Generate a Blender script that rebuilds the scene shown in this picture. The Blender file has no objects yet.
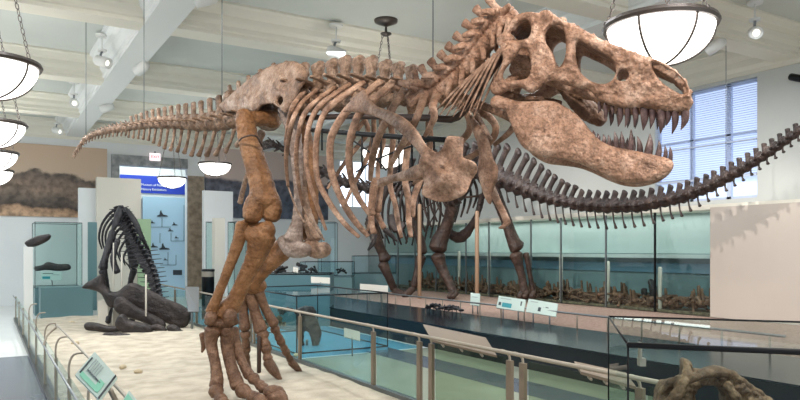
import bpy, bmesh, math, random
import numpy as np
from mathutils import Vector, Matrix, noise as mnoise
random.seed(7); np.random.seed(7)
S = bpy.context.scene
COL = S.collection
# ---------------------------------------------------------------- camera / light / exposure
YAW = math.radians(31.0); F = 690.0; EYE = 1.8; HOR = 250.0
cd = bpy.data.cameras.new('camera'); cam = bpy.data.objects.new('camera', cd); COL.objects.link(cam)
cam.location = (0, 0, EYE); cam.rotation_euler = (math.pi/2, 0, -YAW)
cd.sensor_width = 36.0; cd.lens = 36.0*F/800.0; cd.shift_y = (HOR-200.0)/800.0
cd.clip_start = 0.05; cd.clip_end = 200
S.camera = cam
S.view_settings.view_transform = 'Standard'; S.view_settings.look = 'None'
S.view_settings.gamma = 1.0; S.view_settings.use_curve_mapping = False
S.view_settings.exposure = 0.68
S.cycles.use_denoising = True
S.cycles.transparent_max_bounces = 24
S.cycles.max_bounces = 8
S.cycles.caustics_reflective = False; S.cycles.caustics_refractive = False
S.cycles.sample_clamp_indirect = 4.0
W = bpy.data.worlds.new('world'); S.world = W; W.use_nodes = True
bg = W.node_tree.nodes['Background']
bg.inputs[0].default_value = (0.86, 0.93, 1.0, 1); bg.inputs[1].default_value = 0.70

SN, CS = math.sin(YAW), math.cos(YAW)
def lamp(kind, name, loc, energy, color=(1,1,1), target=None, size=0.2, angle=60, blend=0.6):
    l = bpy.data.lights.new(name, kind); l.energy = energy; l.color = color
    o = bpy.data.objects.new(name, l); o.location = loc; COL.objects.link(o)
    if kind == 'SPOT':
        l.spot_size = math.radians(angle); l.spot_blend = blend; l.shadow_soft_size = size
    elif kind == 'POINT': l.shadow_soft_size = size
    if target is not None:
        d = Vector(target)-Vector(loc); o.rotation_euler = d.to_track_quat('-Z', 'Y').to_euler()
    return o
# track spotlights aimed at the mounted skeletons
lamp('SPOT', 'spot_light', (0.6, 2.2, 5.5), 420, (1.0, .90, .80), (4.0, 3.5, 3.1), .15, 50)
lamp('SPOT', 'spot_light', (0.2, 5.2, 5.5), 480, (1.0, .88, .76), (3.0, 8.0, 2.6), .15, 75)
lamp('SPOT', 'spot_light', (5.5, 1.8, 5.5), 330, (1.0, .92, .84), (3.6, 4.6, 2.8), .15, 70)
lamp('SPOT', 'spot_light', (-0.5, 9.5, 5.5), 330, (1.0, .92, .84), (2.2, 13.0, 3.0), .15, 70)
lamp('SPOT', 'spot_light', (8.2, 5.0, 5.4), 300, (1.0, .93, .86), (12.0, 9.0, 1.6), .12, 75)
lamp('SPOT', 'spot_light', (7.5, 11.5, 5.4), 500, (1.0, .93, .86), (11.5, 14.5, 1.6), .15, 80)
lamp('SPOT', 'spot_light', (1.5, 16.5, 5.4), 350, (1.0, .93, .86), (2.5, 12.0, 0.0), .15, 90)

def fill_strip(name, loc, sx, sy, e, color=(.85,.97,1.0)):           # added area fills for the hall, niche and room past the door
    l = bpy.data.lights.new(name, 'AREA'); l.shape = 'RECTANGLE'; l.size = sx; l.size_y = sy; l.energy = e; l.color = color
    o = bpy.data.objects.new(name, l); o.location = loc; COL.objects.link(o); return o
fill_strip('niche_fill_light', (13.1, 12.5, 2.58), .5, 12, 48, (1,.98,.96))  # fill added inside the niche to brighten it, no fixture there
fill_strip('ceiling_fill_light', (-3.0, 16, 5.5), .6, 16, 220, (.9,.95,1.0))  # unseen overhead fill added to light the hall evenly
fill_strip('ceiling_fill_light', (10.5, 12, 5.5), .6, 16, 170, (.9,.95,1.0))
fill_strip('ceiling_fill_light', (4.5, 0.5, 5.5), 5, .6, 170, (1.0,.96,.92))
lamp('SPOT', 'spot_light', (9.7, 7.6, 5.45), 250, (1.0, .94, .88), (12.3, 8.4, 2.4), .04, 60)
fill_strip('doorway_fill_light', (4.6, 26.3, 5.6), 4, .6, 60)  # fill added to lift the dark room past the doorway
fill_strip('ceiling_fill_light', (5.6, 12, 5.5), .6, 18, 210, (.92,.96,1.0))  # further overhead fill, also added without fixtures
fill_strip('ceiling_fill_light', (0.6, 14, 5.5), .6, 14, 150, (.85,.94,1.0))
# ---------------------------------------------------------------- projection helpers (room axes x=v, y=u)
def cw(X, D, z):                       # camera-plane metres -> room
    return Vector((CS*X+SN*D, -SN*X+CS*D, z))
def pix(px, py, D): return cw((px-400)/F*D, D, EYE+(HOR-py)/F*D)
def Dv(px, v): return v/(CS*(px-400)/F+SN)
def Du(px, u): return u/(CS-SN*(px-400)/F)
def onv(px, py, v): return pix(px, py, Dv(px, v))
def onu(px, py, u): return pix(px, py, Du(px, u))
def onz(px, py, z=0.0): return pix(px, py, (EYE-z)*F/(py-HOR))

# ---------------------------------------------------------------- materials
def lin(c):
    return tuple(((x/255)/12.92 if x/255 <= .04045 else ((x/255+.055)/1.055)**2.4) for x in c)+(1,)
MATS = {}
def new_mat(name):
    m = bpy.data.materials.new(name); m.use_nodes = True; nt = m.node_tree
    return m, nt, nt.nodes['Principled BSDF']
def mat(name, rgb, rough=.6, metal=0, var=0, scale=8, bump=0, spec=.5, rgb2=None, detail=5, bscale=None):
    if name in MATS: return MATS[name]
    m, nt, p = new_mat(name)
    p.inputs['Roughness'].default_value = rough; p.inputs['Metallic'].default_value = metal
    p.inputs['Specular IOR Level'].default_value = spec
    c = lin(rgb)
    if var or rgb2:
        g = nt.nodes.new('ShaderNodeNewGeometry'); n = nt.nodes.new('ShaderNodeTexNoise')
        n.inputs['Scale'].default_value = scale; n.inputs['Detail'].default_value = detail
        nt.links.new(g.outputs['Position'], n.inputs['Vector'])
        r = nt.nodes.new('ShaderNodeValToRGB')
        c2 = lin(rgb2) if rgb2 else tuple(min(1, x*(1+var)) for x in c[:3])+(1,)
        c1 = c if rgb2 else tuple(x*(1-var) for x in c[:3])+(1,)
        r.color_ramp.elements[0].color = c1; r.color_ramp.elements[1].color = c2
        r.color_ramp.elements[0].position = .35; r.color_ramp.elements[1].position = .65
        nt.links.new(n.outputs['Fac'], r.inputs['Fac']); nt.links.new(r.outputs['Color'], p.inputs['Base Color'])
    else: p.inputs['Base Color'].default_value = c
    if bump:
        g2 = nt.nodes.new('ShaderNodeNewGeometry'); n2 = nt.nodes.new('ShaderNodeTexNoise')
        n2.inputs['Scale'].default_value = bscale or scale*4; n2.inputs['Detail'].default_value = 6
        b = nt.nodes.new('ShaderNodeBump'); b.inputs['Strength'].default_value = bump; b.inputs['Distance'].default_value = .03
        nt.links.new(g2.outputs['Position'], n2.inputs['Vector'])
        nt.links.new(n2.outputs['Fac'], b.inputs['Height']); nt.links.new(b.outputs['Normal'], p.inputs['Normal'])
    MATS[name] = m; return m
def bone(name, cols, scale=4.5, rough=.5, bump=.55, pits=.35, bs=26):
    m, nt, p = new_mat(name); N = nt.nodes; L = nt.links
    g = N.new('ShaderNodeNewGeometry')
    n = N.new('ShaderNodeTexNoise'); n.inputs['Scale'].default_value = scale; n.inputs['Detail'].default_value = 8; n.inputs['Roughness'].default_value = .65
    L.new(g.outputs['Position'], n.inputs['Vector'])
    r = N.new('ShaderNodeValToRGB'); e = r.color_ramp.elements
    e[0].position = .3; e[0].color = lin(cols[0]); e[1].position = .7; e[1].color = lin(cols[-1])
    for i, c in enumerate(cols[1:-1]):
        x = e.new(.3+.4*(i+1)/(len(cols)-1)); x.color = lin(c)
    L.new(n.outputs['Fac'], r.inputs['Fac'])
    n3 = N.new('ShaderNodeTexNoise'); n3.inputs['Scale'].default_value = 55; n3.inputs['Detail'].default_value = 4
    L.new(g.outputs['Position'], n3.inputs['Vector'])
    r3 = N.new('ShaderNodeValToRGB'); r3.color_ramp.elements[0].position = .33; r3.color_ramp.elements[1].position = .5
    r3.color_ramp.elements[0].color = (1-pits,)*3+(1,); r3.color_ramp.elements[1].color = (1, 1, 1, 1)
    L.new(n3.outputs['Fac'], r3.inputs['Fac'])
    mx = N.new('ShaderNodeMix'); mx.data_type = 'RGBA'; mx.blend_type = 'MULTIPLY'; mx.inputs[0].default_value = 1
    L.new(r.outputs['Color'], mx.inputs[6]); L.new(r3.outputs['Color'], mx.inputs[7]); L.new(mx.outputs[2], p.inputs['Base Color'])
    p.inputs['Roughness'].default_value = rough; p.inputs['Specular IOR Level'].default_value = .4
    n2 = N.new('ShaderNodeTexNoise'); n2.inputs['Scale'].default_value = bs; n2.inputs['Detail'].default_value = 7
    L.new(g.outputs['Position'], n2.inputs['Vector'])
    b = N.new('ShaderNodeBump'); b.inputs['Strength'].default_value = bump; b.inputs['Distance'].default_value = .035
    L.new(n2.outputs['Fac'], b.inputs['Height']); L.new(b.outputs['Normal'], p.inputs['Normal'])
    MATS[name] = m; return m
def glass(name, tint, refl=.12, rough=.0, opac=0.0, body=(120,150,150)):
    m = bpy.data.materials.new(name); m.use_nodes = True; nt = m.node_tree; N = nt.nodes; L = nt.links
    N.clear(); out = N.new('ShaderNodeOutputMaterial')
    t = N.new('ShaderNodeBsdfTransparent'); t.inputs[0].default_value = lin(tint)
    g = N.new('ShaderNodeBsdfGlossy'); g.inputs['Roughness'].default_value = rough; g.inputs['Color'].default_value = (1, 1, 1, 1)
    f = N.new('ShaderNodeLayerWeight'); f.inputs['Blend'].default_value = .5      # facing is the same from both sides of a pane
    pw = N.new('ShaderNodeMath'); pw.operation = 'POWER'; pw.inputs[1].default_value = 5.0; L.new(f.outputs['Facing'], pw.inputs[0])
    mu = N.new('ShaderNodeMath'); mu.operation = 'MULTIPLY_ADD'; mu.inputs[1].default_value = .34; mu.inputs[2].default_value = .008+refl*.04; mu.use_clamp = True
    L.new(pw.outputs[0], mu.inputs[0])
    mx = N.new('ShaderNodeMixShader'); L.new(mu.outputs[0], mx.inputs[0])
    src = t
    if opac:
        d = N.new('ShaderNodeBsdfDiffuse'); d.inputs[0].default_value = lin(body)
        m2 = N.new('ShaderNodeMixShader'); m2.inputs[0].default_value = opac
        L.new(t.outputs[0], m2.inputs[1]); L.new(d.outputs[0], m2.inputs[2]); src = m2
    L.new(src.outputs[0], mx.inputs[1]); L.new(g.outputs[0], mx.inputs[2]); L.new(mx.outputs[0], out.inputs[0])
    MATS[name] = m; return m
def emit(name, rgb, k, rgb2=None):
    m, nt, p = new_mat(name)
    p.inputs['Base Color'].default_value = lin(rgb); p.inputs['Emission Color'].default_value = lin(rgb)
    p.inputs['Emission Strength'].default_value = k; MATS[name] = m; return m

bone('bone_skull', [(100,70,52), (158,120,96), (204,170,148)], 6, bump=1.0, pits=.45)
bone('bone_rib', [(86,62,47), (146,112,90), (192,160,138)], 7, pits=.35)
bone('bone_leg', [(84,56,32), (128,88,54), (160,120,84)], 5, pits=.3, bump=.6)
bone('bone_tail', [(76,56,42), (126,100,80), (176,150,130)], 10, pits=.45, bump=.8)
bone('bone_pubis', [(94,72,60), (136,118,108), (182,168,160)], 6, pits=.3)
bone('bone_foot', [(76,52,38), (110,80,60), (144,112,90)], 7, pits=.35, bump=.7)
bone('bone_hip', [(84,62,47), (140,112,92), (184,160,142)], 5, pits=.35, bump=.8)
bone('bone_tooth', [(52,36,34), (84,62,58), (128,104,98)], 14, rough=.25, bump=.15, pits=.1)
bone('bone_dark', [(32,24,22), (54,42,38), (86,70,64)], 5, rough=.4, pits=.3)
bone('bone_darkbrown', [(38,27,23), (62,45,38), (92,72,62)], 5, rough=.45, pits=.3)
bone('bone_black', [(22,21,24), (38,36,40), (62,60,64)], 6, rough=.35, pits=.2)
bone('bone_slab', [(26,21,21), (42,35,34), (68,58,54)], 4, rough=.4, pits=.2)
bone('bone_case', [(70,48,32), (114,86,60), (160,130,98)], 12, pits=.4, bs=40)
mat('plaster', (212,214,210), .8, var=.03, scale=1.5)
mat('ceiling_paint', (202,206,200), .85, var=.03, scale=.8)
mat('beam_paint', (226,228,226), .7)
mat('beam_warm_lit', (226,222,208), .7)  # off-white paint with warm light put into its colour
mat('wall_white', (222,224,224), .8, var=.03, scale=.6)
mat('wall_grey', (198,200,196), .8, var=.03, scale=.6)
mat('partition', (190,180,170), .8, var=.03, scale=.8)
mat('marble', (108,112,114), .35, rgb2=(150,152,150), scale=5, detail=10)
mat('marble_brown', (120,104,86), .4, rgb2=(158,142,122), scale=5, detail=10)
mat('black_gloss', (22,26,34), .18)
mat('black_face', (12,16,26), .3)
mat('black_metal', (22,22,24), .4, .6)
mat('bronze_metal', (128,114,98), .55, .35)
mat('satin_steel', (160,150,136), .45, .55)
mat('grey_metal', (120,124,126), .35, .7)
mat('lamp_ring', (88,80,76), .4, .6)
mat('white_enamel', (220,220,216), .35)
mat('beige_pole', (150,122,98), .5)
mat('card', (188,204,196), .6)
mat('card_green', (130,196,168), .6)
mat('card_teal', (40,140,150), .6)
mat('card_dark', (50,60,66), .6)
mat('card_grey', (150,160,160), .6)
mat('stripe_grey', (150,152,150), .7)
mat('cream_plinth', (204,198,186), .6)
mat('teal_plinth', (92,124,128), .4)
mat('niche_low', (122,146,150), .5)
mat('blue_glow_floor', (120,185,215), .15)  # blue glow off the glass put into the colour
mat('green_panel', (150,176,140), .5)
mat('rubble', (82,74,60), .9, rgb2=(140,128,104), scale=9, bump=.5)
mat('gravel', (132,106,94), .9, rgb2=(168,144,130), scale=26, bump=.6, bscale=60)
mat('banner_blue', (30,60,170), .5)
mat('letter_white', (235,238,240), .5)
mat('letter_red', (210,50,70), .5)
mat('silhouette', (52,60,66), .6)
emit('lamp_glass', (255,252,246), 2.6)
emit('window_glow', (182,198,224), .62)
emit('window_far', (225,238,255), 1.6)
emit('spot_lens', (255,252,246), .8)
emit('exit_lit', (240,225,228), .7)
emit('chart_lit', (160,192,210), .12)
emit('case_glow', (150,205,225), .6)
glass('clear_glass', (240,248,246), .0)
glass('teal_glass', (230,243,241), .2)
glass('green_glass', (226,236,226), .12)
glass('wall_glass', (240,247,246), .5)
glass('blue_glass', (232,245,248), .3)

# ---------------------------------------------------------------- mesh building
class MB:
    def __init__(s): s.v = []; s.f = []
    def add(s, vs, fs):
        b = len(s.v); s.v += [tuple(v) for v in vs]; s.f += [tuple(i+b for i in f) for f in fs]; return s
    def box(s, x0, x1, y0, y1, z0, z1):
        return s.add([(x0,y0,z0),(x1,y0,z0),(x1,y1,z0),(x0,y1,z0),(x0,y0,z1),(x1,y0,z1),(x1,y1,z1),(x0,y1,z1)],
              [(0,3,2,1),(4,5,6,7),(0,1,5,4),(1,2,6,5),(2,3,7,6),(3,0,4,7)])
    def hexa(s, bot, top):                         # 4 bottom + 4 top corners
        return s.add(list(bot)+list(top), [(0,3,2,1),(4,5,6,7),(0,1,5,4),(1,2,6,5),(2,3,7,6),(3,0,4,7)])
    def tube(s, pts, rad, n=8, flat=1.0, wide=None, sub=3, caps=True):
        P = [Vector(p) for p in pts]
        if not hasattr(rad, '__len__'): rad = [rad]*len(P)
        if sub > 1 and len(P) > 2: P, rad = smooth(P, rad, sub)
        m = len(P); T = []
        for i in range(m):
            t = P[min(i+1, m-1)]-P[max(i-1, 0)]
            T.append(t.normalized() if t.length > 1e-9 else Vector((0, 0, 1)))
        up = Vector(wide).normalized() if wide is not None else (Vector((0,0,1)) if abs(T[0].z) < .9 else Vector((1,0,0)))
        A = up-T[0]*up.dot(T[0]); A.normalize(); vs = []; fs = []
        rings = []
        for i in range(m):
            if wide is not None:
                a = up-T[i]*up.dot(T[i]); A = a.normalized() if a.length > 1e-3 else A
            else:
                A = (A-T[i]*A.dot(T[i])).normalized()
            B = T[i].cross(A); rings.append((P[i], rad[i], A, B, T[i]))
        full = []
        if caps:
            p, r, A, B, t = rings[0]; full += [(p-t*r*.55*flatmin(flat), r*.45, A, B), (p-t*r*.33*flatmin(flat), r*.8, A, B)]
        full += [(p, r, A, B) for p, r, A, B, t in rings]
        if caps:
            p, r, A, B, t = rings[-1]; full += [(p+t*r*.33*flatmin(flat), r*.8, A, B), (p+t*r*.55*flatmin(flat), r*.45, A, B)]
        for p, r, A, B in full:
            for k in range(n):
                c, q = math.cos(2*math.pi*k/n), math.sin(2*math.pi*k/n)
                vs.append(p+A*(c*r)+B*(q*r*flat))
        M = len(full)
        for i in range(M-1):
            for k in range(n):
                a = i*n+k; b = i*n+(k+1) % n; fs.append((a, b, b+n, a+n))
        fs.append(tuple(range(n-1, -1, -1))); fs.append(tuple(range((M-1)*n, M*n)))
        return s.add(vs, fs)
    def ptube(s, pts, n=8, flat=1.0, wide=None, sub=3):  # (px,py,D,r_px)
        return s.tube([pix(p[0], p[1], p[2]) for p in pts], [p[3]*p[2]/F for p in pts], n, flat, wide, sub)
    def ell(s, c, r, n=12, m=8, rot=None):
        c = Vector(c); r = r if hasattr(r, '__len__') else (r, r, r); vs = []; fs = []
        for i in range(m+1):
            th = math.pi*i/m
            for k in range(n):
                ph = 2*math.pi*k/n
                q = Vector((r[0]*math.sin(th)*math.cos(ph), r[1]*math.sin(th)*math.sin(ph), r[2]*math.cos(th)))
                if rot is not None: q = rot @ q
                vs.append(c+q)
        for i in range(m):
            for k in range(n):
                a = i*n+k; b = i*n+(k+1) % n; fs.append((a, a+n, b+n, b))
        return s.add(vs, fs)
    def lathe(s, prof, c=(0,0,0), n=24):
        c = Vector(c); vs = []; fs = []
        for r, z in prof:
            for k in range(n): vs.append(c+Vector((r*math.cos(2*math.pi*k/n), r*math.sin(2*math.pi*k/n), z)))
        for i in range(len(prof)-1):
            for k in range(n):
                a = i*n+k; b = i*n+(k+1) % n; fs.append((a, b, b+n, a+n))
        return s.add(vs, fs)
    def prism(s, prof, axis, a, b):                # closed profile [(p,z)], extruded along axis 'x' or 'y'
        n = len(prof); vs = []
        for t in (a, b):
            for p, z in prof: vs.append((t, p, z) if axis == 'x' else (p, t, z))
        fs = [(i, (i+1) % n, (i+1) % n+n, i+n) for i in range(n)]+[tuple(range(n))[::-1], tuple(range(n, 2*n))]
        return s.add(vs, fs)
    def mesh(s, name, m, sm=True, remesh=0, clean=False, noise=0):
        me = bpy.data.meshes.new(name); me.from_pydata(s.v, [], s.f)
        bm = bmesh.new(); bm.from_mesh(me)
        if clean: bmesh.ops.remove_doubles(bm, verts=bm.verts, dist=1e-4)
        bmesh.ops.dissolve_degenerate(bm, edges=bm.edges, dist=1e-6)
        bmesh.ops.recalc_face_normals(bm, faces=bm.faces); bm.to_mesh(me); bm.free()
        if remesh:
            o = bpy.data.objects.new('tmp', me); COL.objects.link(o)
            r = o.modifiers.new('r', 'REMESH'); r.mode = 'VOXEL'; r.voxel_size = remesh
            q = o.modifiers.new('s', 'SMOOTH'); q.iterations = 3; q.factor = .5
            dg = bpy.context.evaluated_depsgraph_get(); dg.update()
            me2 = bpy.data.meshes.new_from_object(o.evaluated_get(dg)); bpy.data.objects.remove(o); me = me2; me.name = name
        if noise:
            co = np.empty(len(me.vertices)*3); me.vertices.foreach_get('co', co); co = co.reshape(-1, 3)
            nn = np.empty(len(me.vertices)*3); me.vertices.foreach_get('normal', nn); nn = nn.reshape(-1, 3)
            f = 3.2/noise*.1
            d = (np.sin(co[:,0]*f+1.3*np.sin(co[:,1]*f*1.7))+np.sin(co[:,1]*f*1.3+1.7*np.sin(co[:,2]*f*1.9))+np.sin(co[:,2]*f*1.1+1.1*np.sin(co[:,0]*f*2.1)))/3
            co += nn*(d*noise)[:, None]; me.vertices.foreach_set('co', co.ravel()); me.update()
        me.materials.clear(); me.materials.append(MATS[m])
        me.polygons.foreach_set('use_smooth', [sm]*len(me.polygons)); return me
    def build(s, name, m, parent=None, sm=True, remesh=0, clean=False, noise=0):
        return link(name, s.mesh(name, m, sm, remesh, clean, noise), parent)
def flatmin(f): return min(1.0, f)
def smooth(P, R, sub):
    out = []; rr = []
    for i in range(len(P)-1):
        p0 = P[max(i-1,0)]; p1 = P[i]; p2 = P[i+1]; p3 = P[min(i+2, len(P)-1)]
        r0 = R[max(i-1,0)]; r1 = R[i]; r2 = R[i+1]; r3 = R[min(i+2, len(P)-1)]
        for k in range(sub):
            t = k/sub
            f = lambda a, b, c, d: (b*2+(c-a)*t+(a*2-b*5+c*4-d)*t*t+(b*3-a-c*3+d)*t*t*t)*.5
            out.append(f(p0, p1, p2, p3)); rr.append(max(f(r0, r1, r2, r3), min(r1, r2)*.8))
    out.append(P[-1]); rr.append(R[-1]); return out, rr
WM = {}
def link(name, me, parent=None, M=None):
    o = bpy.data.objects.new(name, me); COL.objects.link(o)
    M = M or Matrix.Identity(4); WM[o] = M
    if parent is not None:
        o.parent = parent; o.matrix_parent_inverse = WM[parent].inverted()
    o.matrix_basis = M
    return o
def thing(name, label, cat, loc=(0,0,0), group=None):
    o = bpy.data.objects.new(name, None); COL.objects.link(o); o.location = loc; o.empty_display_size = .1
    WM[o] = Matrix.Translation(Vector(loc)); o['label'] = label; o['category'] = cat
    if group: o['group'] = group
    return o
def tag(o, label, cat, group=None):
    o['label'] = label; o['category'] = cat
    if group: o['group'] = group
    return o
def struct(o): o['kind'] = 'structure'; return o
def stuff(o): o['kind'] = 'stuff'; return o
def dup(root, M, label=None, group=None):
    """copy a thing and its parts; M = new world matrix"""
    r = root.copy(); COL.objects.link(r); r.matrix_basis = M; WM[r] = M
    if label: r['label'] = label
    if group: r['group'] = group
    for ch in list(root.children):
        c = ch.copy(); COL.objects.link(c); c.parent = r
        for g in list(ch.children):
            d = g.copy(); COL.objects.link(d); d.parent = c
            for k in list(g.children):
                e = k.copy(); COL.objects.link(e); e.parent = d
    return r
def place(o, M): o.matrix_basis = M; WM[o] = M
def T(x, y=None, z=None, s=1.0, rz=0.0):
    v = Vector(x) if y is None else Vector((x, y, z))
    return Matrix.Translation(v) @ Matrix.Rotation(rz, 4, 'Z') @ Matrix.Scale(s, 4)

# 2D signed distances (positive inside), in tracing units
def crclosed(pts, k=5):
    n = len(pts); out = []
    for i in range(n):
        p0, p1, p2, p3 = [np.array(pts[(i+j-1) % n], float) for j in range(4)]
        for q in range(k):
            t = q/k
            out.append(.5*(2*p1+(p2-p0)*t+(2*p0-5*p1+4*p2-p3)*t*t+(3*p1-p0-3*p2+p3)*t**3))
    return np.array(out)
def poly(pts, sm=True):
    P = crclosed(pts) if sm else np.array(pts, float)
    Q = np.roll(P, -1, 0)
    def f(x, y):
        d = np.full(x.shape, 1e9); ins = np.zeros(x.shape, bool)
        for (ax, ay), (bx, by) in zip(P, Q):
            ex, ey = bx-ax, by-ay; wx, wy = x-ax, y-ay
            t = np.clip((wx*ex+wy*ey)/(ex*ex+ey*ey+1e-12), 0, 1)
            d = np.minimum(d, (wx-ex*t)**2+(wy-ey*t)**2)
            c = ((ay > y) != (by > y)) & (x < (bx-ax)*(y-ay)/((by-ay) if by != ay else 1e-12)+ax)
            ins ^= c
        d = np.sqrt(d); return np.where(ins, d, -d)
    f.bb = (P[:,0].min(), P[:,1].min(), P[:,0].max(), P[:,1].max()); return f
def chain(pts):
    out = []
    for i in range(len(pts)-1): out.append((pts[i], pts[i+1]))
    def f(x, y):
        r = np.full(x.shape, -1e9)
        for (ax, ay, ar), (bx, by, br) in out:
            ex, ey = bx-ax, by-ay; t = np.clip(((x-ax)*ex+(y-ay)*ey)/(ex*ex+ey*ey+1e-9), 0, 1)
            r = np.maximum(r, ar+(br-ar)*t-np.hypot(x-ax-ex*t, y-ay-ey*t))
        return r
    f.bb = (min(p[0]-p[2] for p in pts), min(p[1]-p[2] for p in pts), max(p[0]+p[2] for p in pts), max(p[1]+p[2] for p in pts)); return f
def union(*fs):
    def f(x, y):
        r = fs[0](x, y)
        for g in fs[1:]: r = np.maximum(r, g(x, y))
        return r
    f.bb = (min(g.bb[0] for g in fs), min(g.bb[1] for g in fs), max(g.bb[2] for g in fs), max(g.bb[3] for g in fs)); return f
def minus(a, *bs):
    def f(x, y):
        r = a(x, y)
        for b in bs: r = np.minimum(r, -b(x, y))
        return r
    f.bb = a.bb; return f
def relief(mb, sdf, mapf, nrm, Tk, R, cell=1.0, bumpy=.0):
    """a solid plate with rounded edges: outline sdf, mapf(x,y)->room point, nrm unit normal, half thickness Tk reached R inside the edge"""
    x0, y0, x1, y1 = sdf.bb
    xs = np.arange(x0-2*cell, x1+2*cell+1e-6, cell); ys = np.arange(y0-2*cell, y1+2*cell+1e-6, cell)
    X, Y = np.meshgrid(xs, ys, indexing='ij'); d = sdf(X, Y)
    cx = (X[:-1,:-1]+X[1:,1:])/2; cy = (Y[:-1,:-1]+Y[1:,1:])/2
    use = sdf(cx, cy) > 0
    cnt = np.zeros(X.shape, int)
    for i in (0, 1):
        for j in (0, 1): cnt[i:i+use.shape[0], j:j+use.shape[1]] += use
    bd = (cnt > 0) & (cnt < 4); e = .2*cell
    gx = (sdf(X+e, Y)-sdf(X-e, Y))/(2*e); gy = (sdf(X, Y+e)-sdf(X, Y-e))/(2*e)
    gl = np.maximum(np.hypot(gx, gy), .3); k = np.clip(d, -.9*cell, .9*cell)
    Xn = np.where(bd, X-gx/gl*k, X); Yn = np.where(bd, Y-gy/gl*k, Y)
    dd = np.where(bd, 0, np.maximum(d, 0))
    q = 1-np.clip(dd/R, 0, 1); t = Tk*np.sqrt(np.clip(1-q*q, 0, 1))
    if bumpy:
        nz = np.array([[mnoise.noise((Xn[i, j]*.09, Yn[i, j]*.09, 1.7))+.5*mnoise.noise((Xn[i, j]*.22, Yn[i, j]*.22, 5.1)) for j in range(X.shape[1])] for i in range(X.shape[0])])
        t = t*(1+bumpy*nz)
    nrm = Vector(nrm).normalized(); idx = {}; vs = []; fs = []
    I, J = np.nonzero(cnt)
    for i, j in zip(I, J):
        p = mapf(Xn[i, j], Yn[i, j]); a = len(vs); vs.append(p-nrm*float(t[i, j])); 
        if bd[i, j]: idx[i, j] = (a, a)
        else: vs.append(p+nrm*float(t[i, j])); idx[i, j] = (a, a+1)
    for i, j in zip(*np.nonzero(use)):
        A = [idx[i, j], idx[i+1, j], idx[i+1, j+1], idx[i, j+1]]
        fs.append(tuple(q[0] for q in A)); fs.append(tuple(q[1] for q in A[::-1]))
    mb.add(vs, fs); return mb
def slab(mb, A, B, th):
    """thick ribbon between two equally long point rows"""
    n = len(A); up = Vector((0, 0, th))
    vs = []; fs = []
    for a, b in zip(A, B): vs += [a, b, b-up, a-up]
    for i in range(n-1):
        for k in range(4): fs.append((i*4+k, i*4+(k+1) % 4, i*4+4+(k+1) % 4, i*4+4+k))
    fs += [(3,2,1,0), tuple((n-1)*4+k for k in range(4))]
    mb.add(vs, fs)
def bar(mb, a, b, r, n=6): mb.tube([a, b], r, n, sub=1, caps=False); return mb
def obox(mb, c, ax, ay, az):
    c = Vector(c); ax = Vector(ax); ay = Vector(ay); az = Vector(az)
    bot = [c-ax-ay-az, c+ax-ay-az, c+ax+ay-az, c-ax+ay-az]; top = [p+2*az for p in bot]
    mb.hexa(bot, top); return mb
def text(name, s, M, size, m, parent=None, ext=.004):
    cu = bpy.data.curves.new(name, 'FONT'); cu.body = s; cu.size = size; cu.extrude = ext; cu.align_x = 'LEFT'
    o = bpy.data.objects.new('t', cu); COL.objects.link(o)
    dg = bpy.context.evaluated_depsgraph_get(); dg.update()
    me = bpy.data.meshes.new_from_object(o.evaluated_get(dg)); bpy.data.objects.remove(o)
    me.materials.clear(); me.materials.append(MATS[m]); return link(name, me, parent, M)
#PART2
# ================================================================ THE ROOM
CEIL = 6.1; BEAM = 5.6; VW = 13.8; UB = 25.5; VG = 12.6
mat('floor_pale', (214,216,214), .3, var=.04, scale=1.2)
mat('floor_dark', (104,112,122), .2, var=.06, scale=2)
mat('floor_green', (156,162,146), .25, var=.05, scale=2)
struct(MB().box(-8, 20, -3, 31, -.2, 0).build('floor', 'floor_pale', sm=False))
struct(MB().box(-6, .62, -3, 13.3, 0, .006).build('floor_dark_tiles', 'floor_dark', sm=False))
struct(MB().box(4.35, 7.0, -3, 10.6, 0, .006).build('floor_green_tiles', 'floor_green', sm=False))
struct(MB().box(5.75, 6.35, -3, 20, .006, .010).build('floor_dark_stripe', 'floor_dark', sm=False))
struct(MB().box(4.5, 6.9, 10.7, 22, 0, .006).build('floor_blue_glow', 'blue_glow_floor', sm=False))  # reflected blue glow painted as a floor patch
struct(MB().box(-8, 14.2, -3, 31, CEIL, CEIL+.2).build('ceiling', 'ceiling_paint', sm=False))
def beam_profile(c, w=.26, e=.34):
    z0, z1 = BEAM, CEIL
    r = [(w, z0), (w, z0+.07), (w+.04, z0+.09), (w+.04, z0+.17), (w+.10, z0+.24), (w+.12, z0+.33), (w+.22, z0+.37), (w+e-.06, z0+.44), (w+e, z0+.46), (w+e, z1)]
    return [(c+p, z) for p, z in r]+[(c-p, z) for p, z in r[::-1]]
for k, c in enumerate((2.55, 9.1, -4.4)):
    struct(MB().prism(beam_profile(c), 'y', -3, UB).build('trim_%d' % (k+1), 'beam_paint', sm=False))
def cross_profile(c): return [(p, z+(.004 if z < BEAM+.01 else 0)) for p, z in beam_profile(c, .24)]
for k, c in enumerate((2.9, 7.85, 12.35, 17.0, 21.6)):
    struct(MB().prism(cross_profile(c), 'x', -8, VW).build('trim_%d' % (k+4), 'beam_warm_lit', sm=False))
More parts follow.
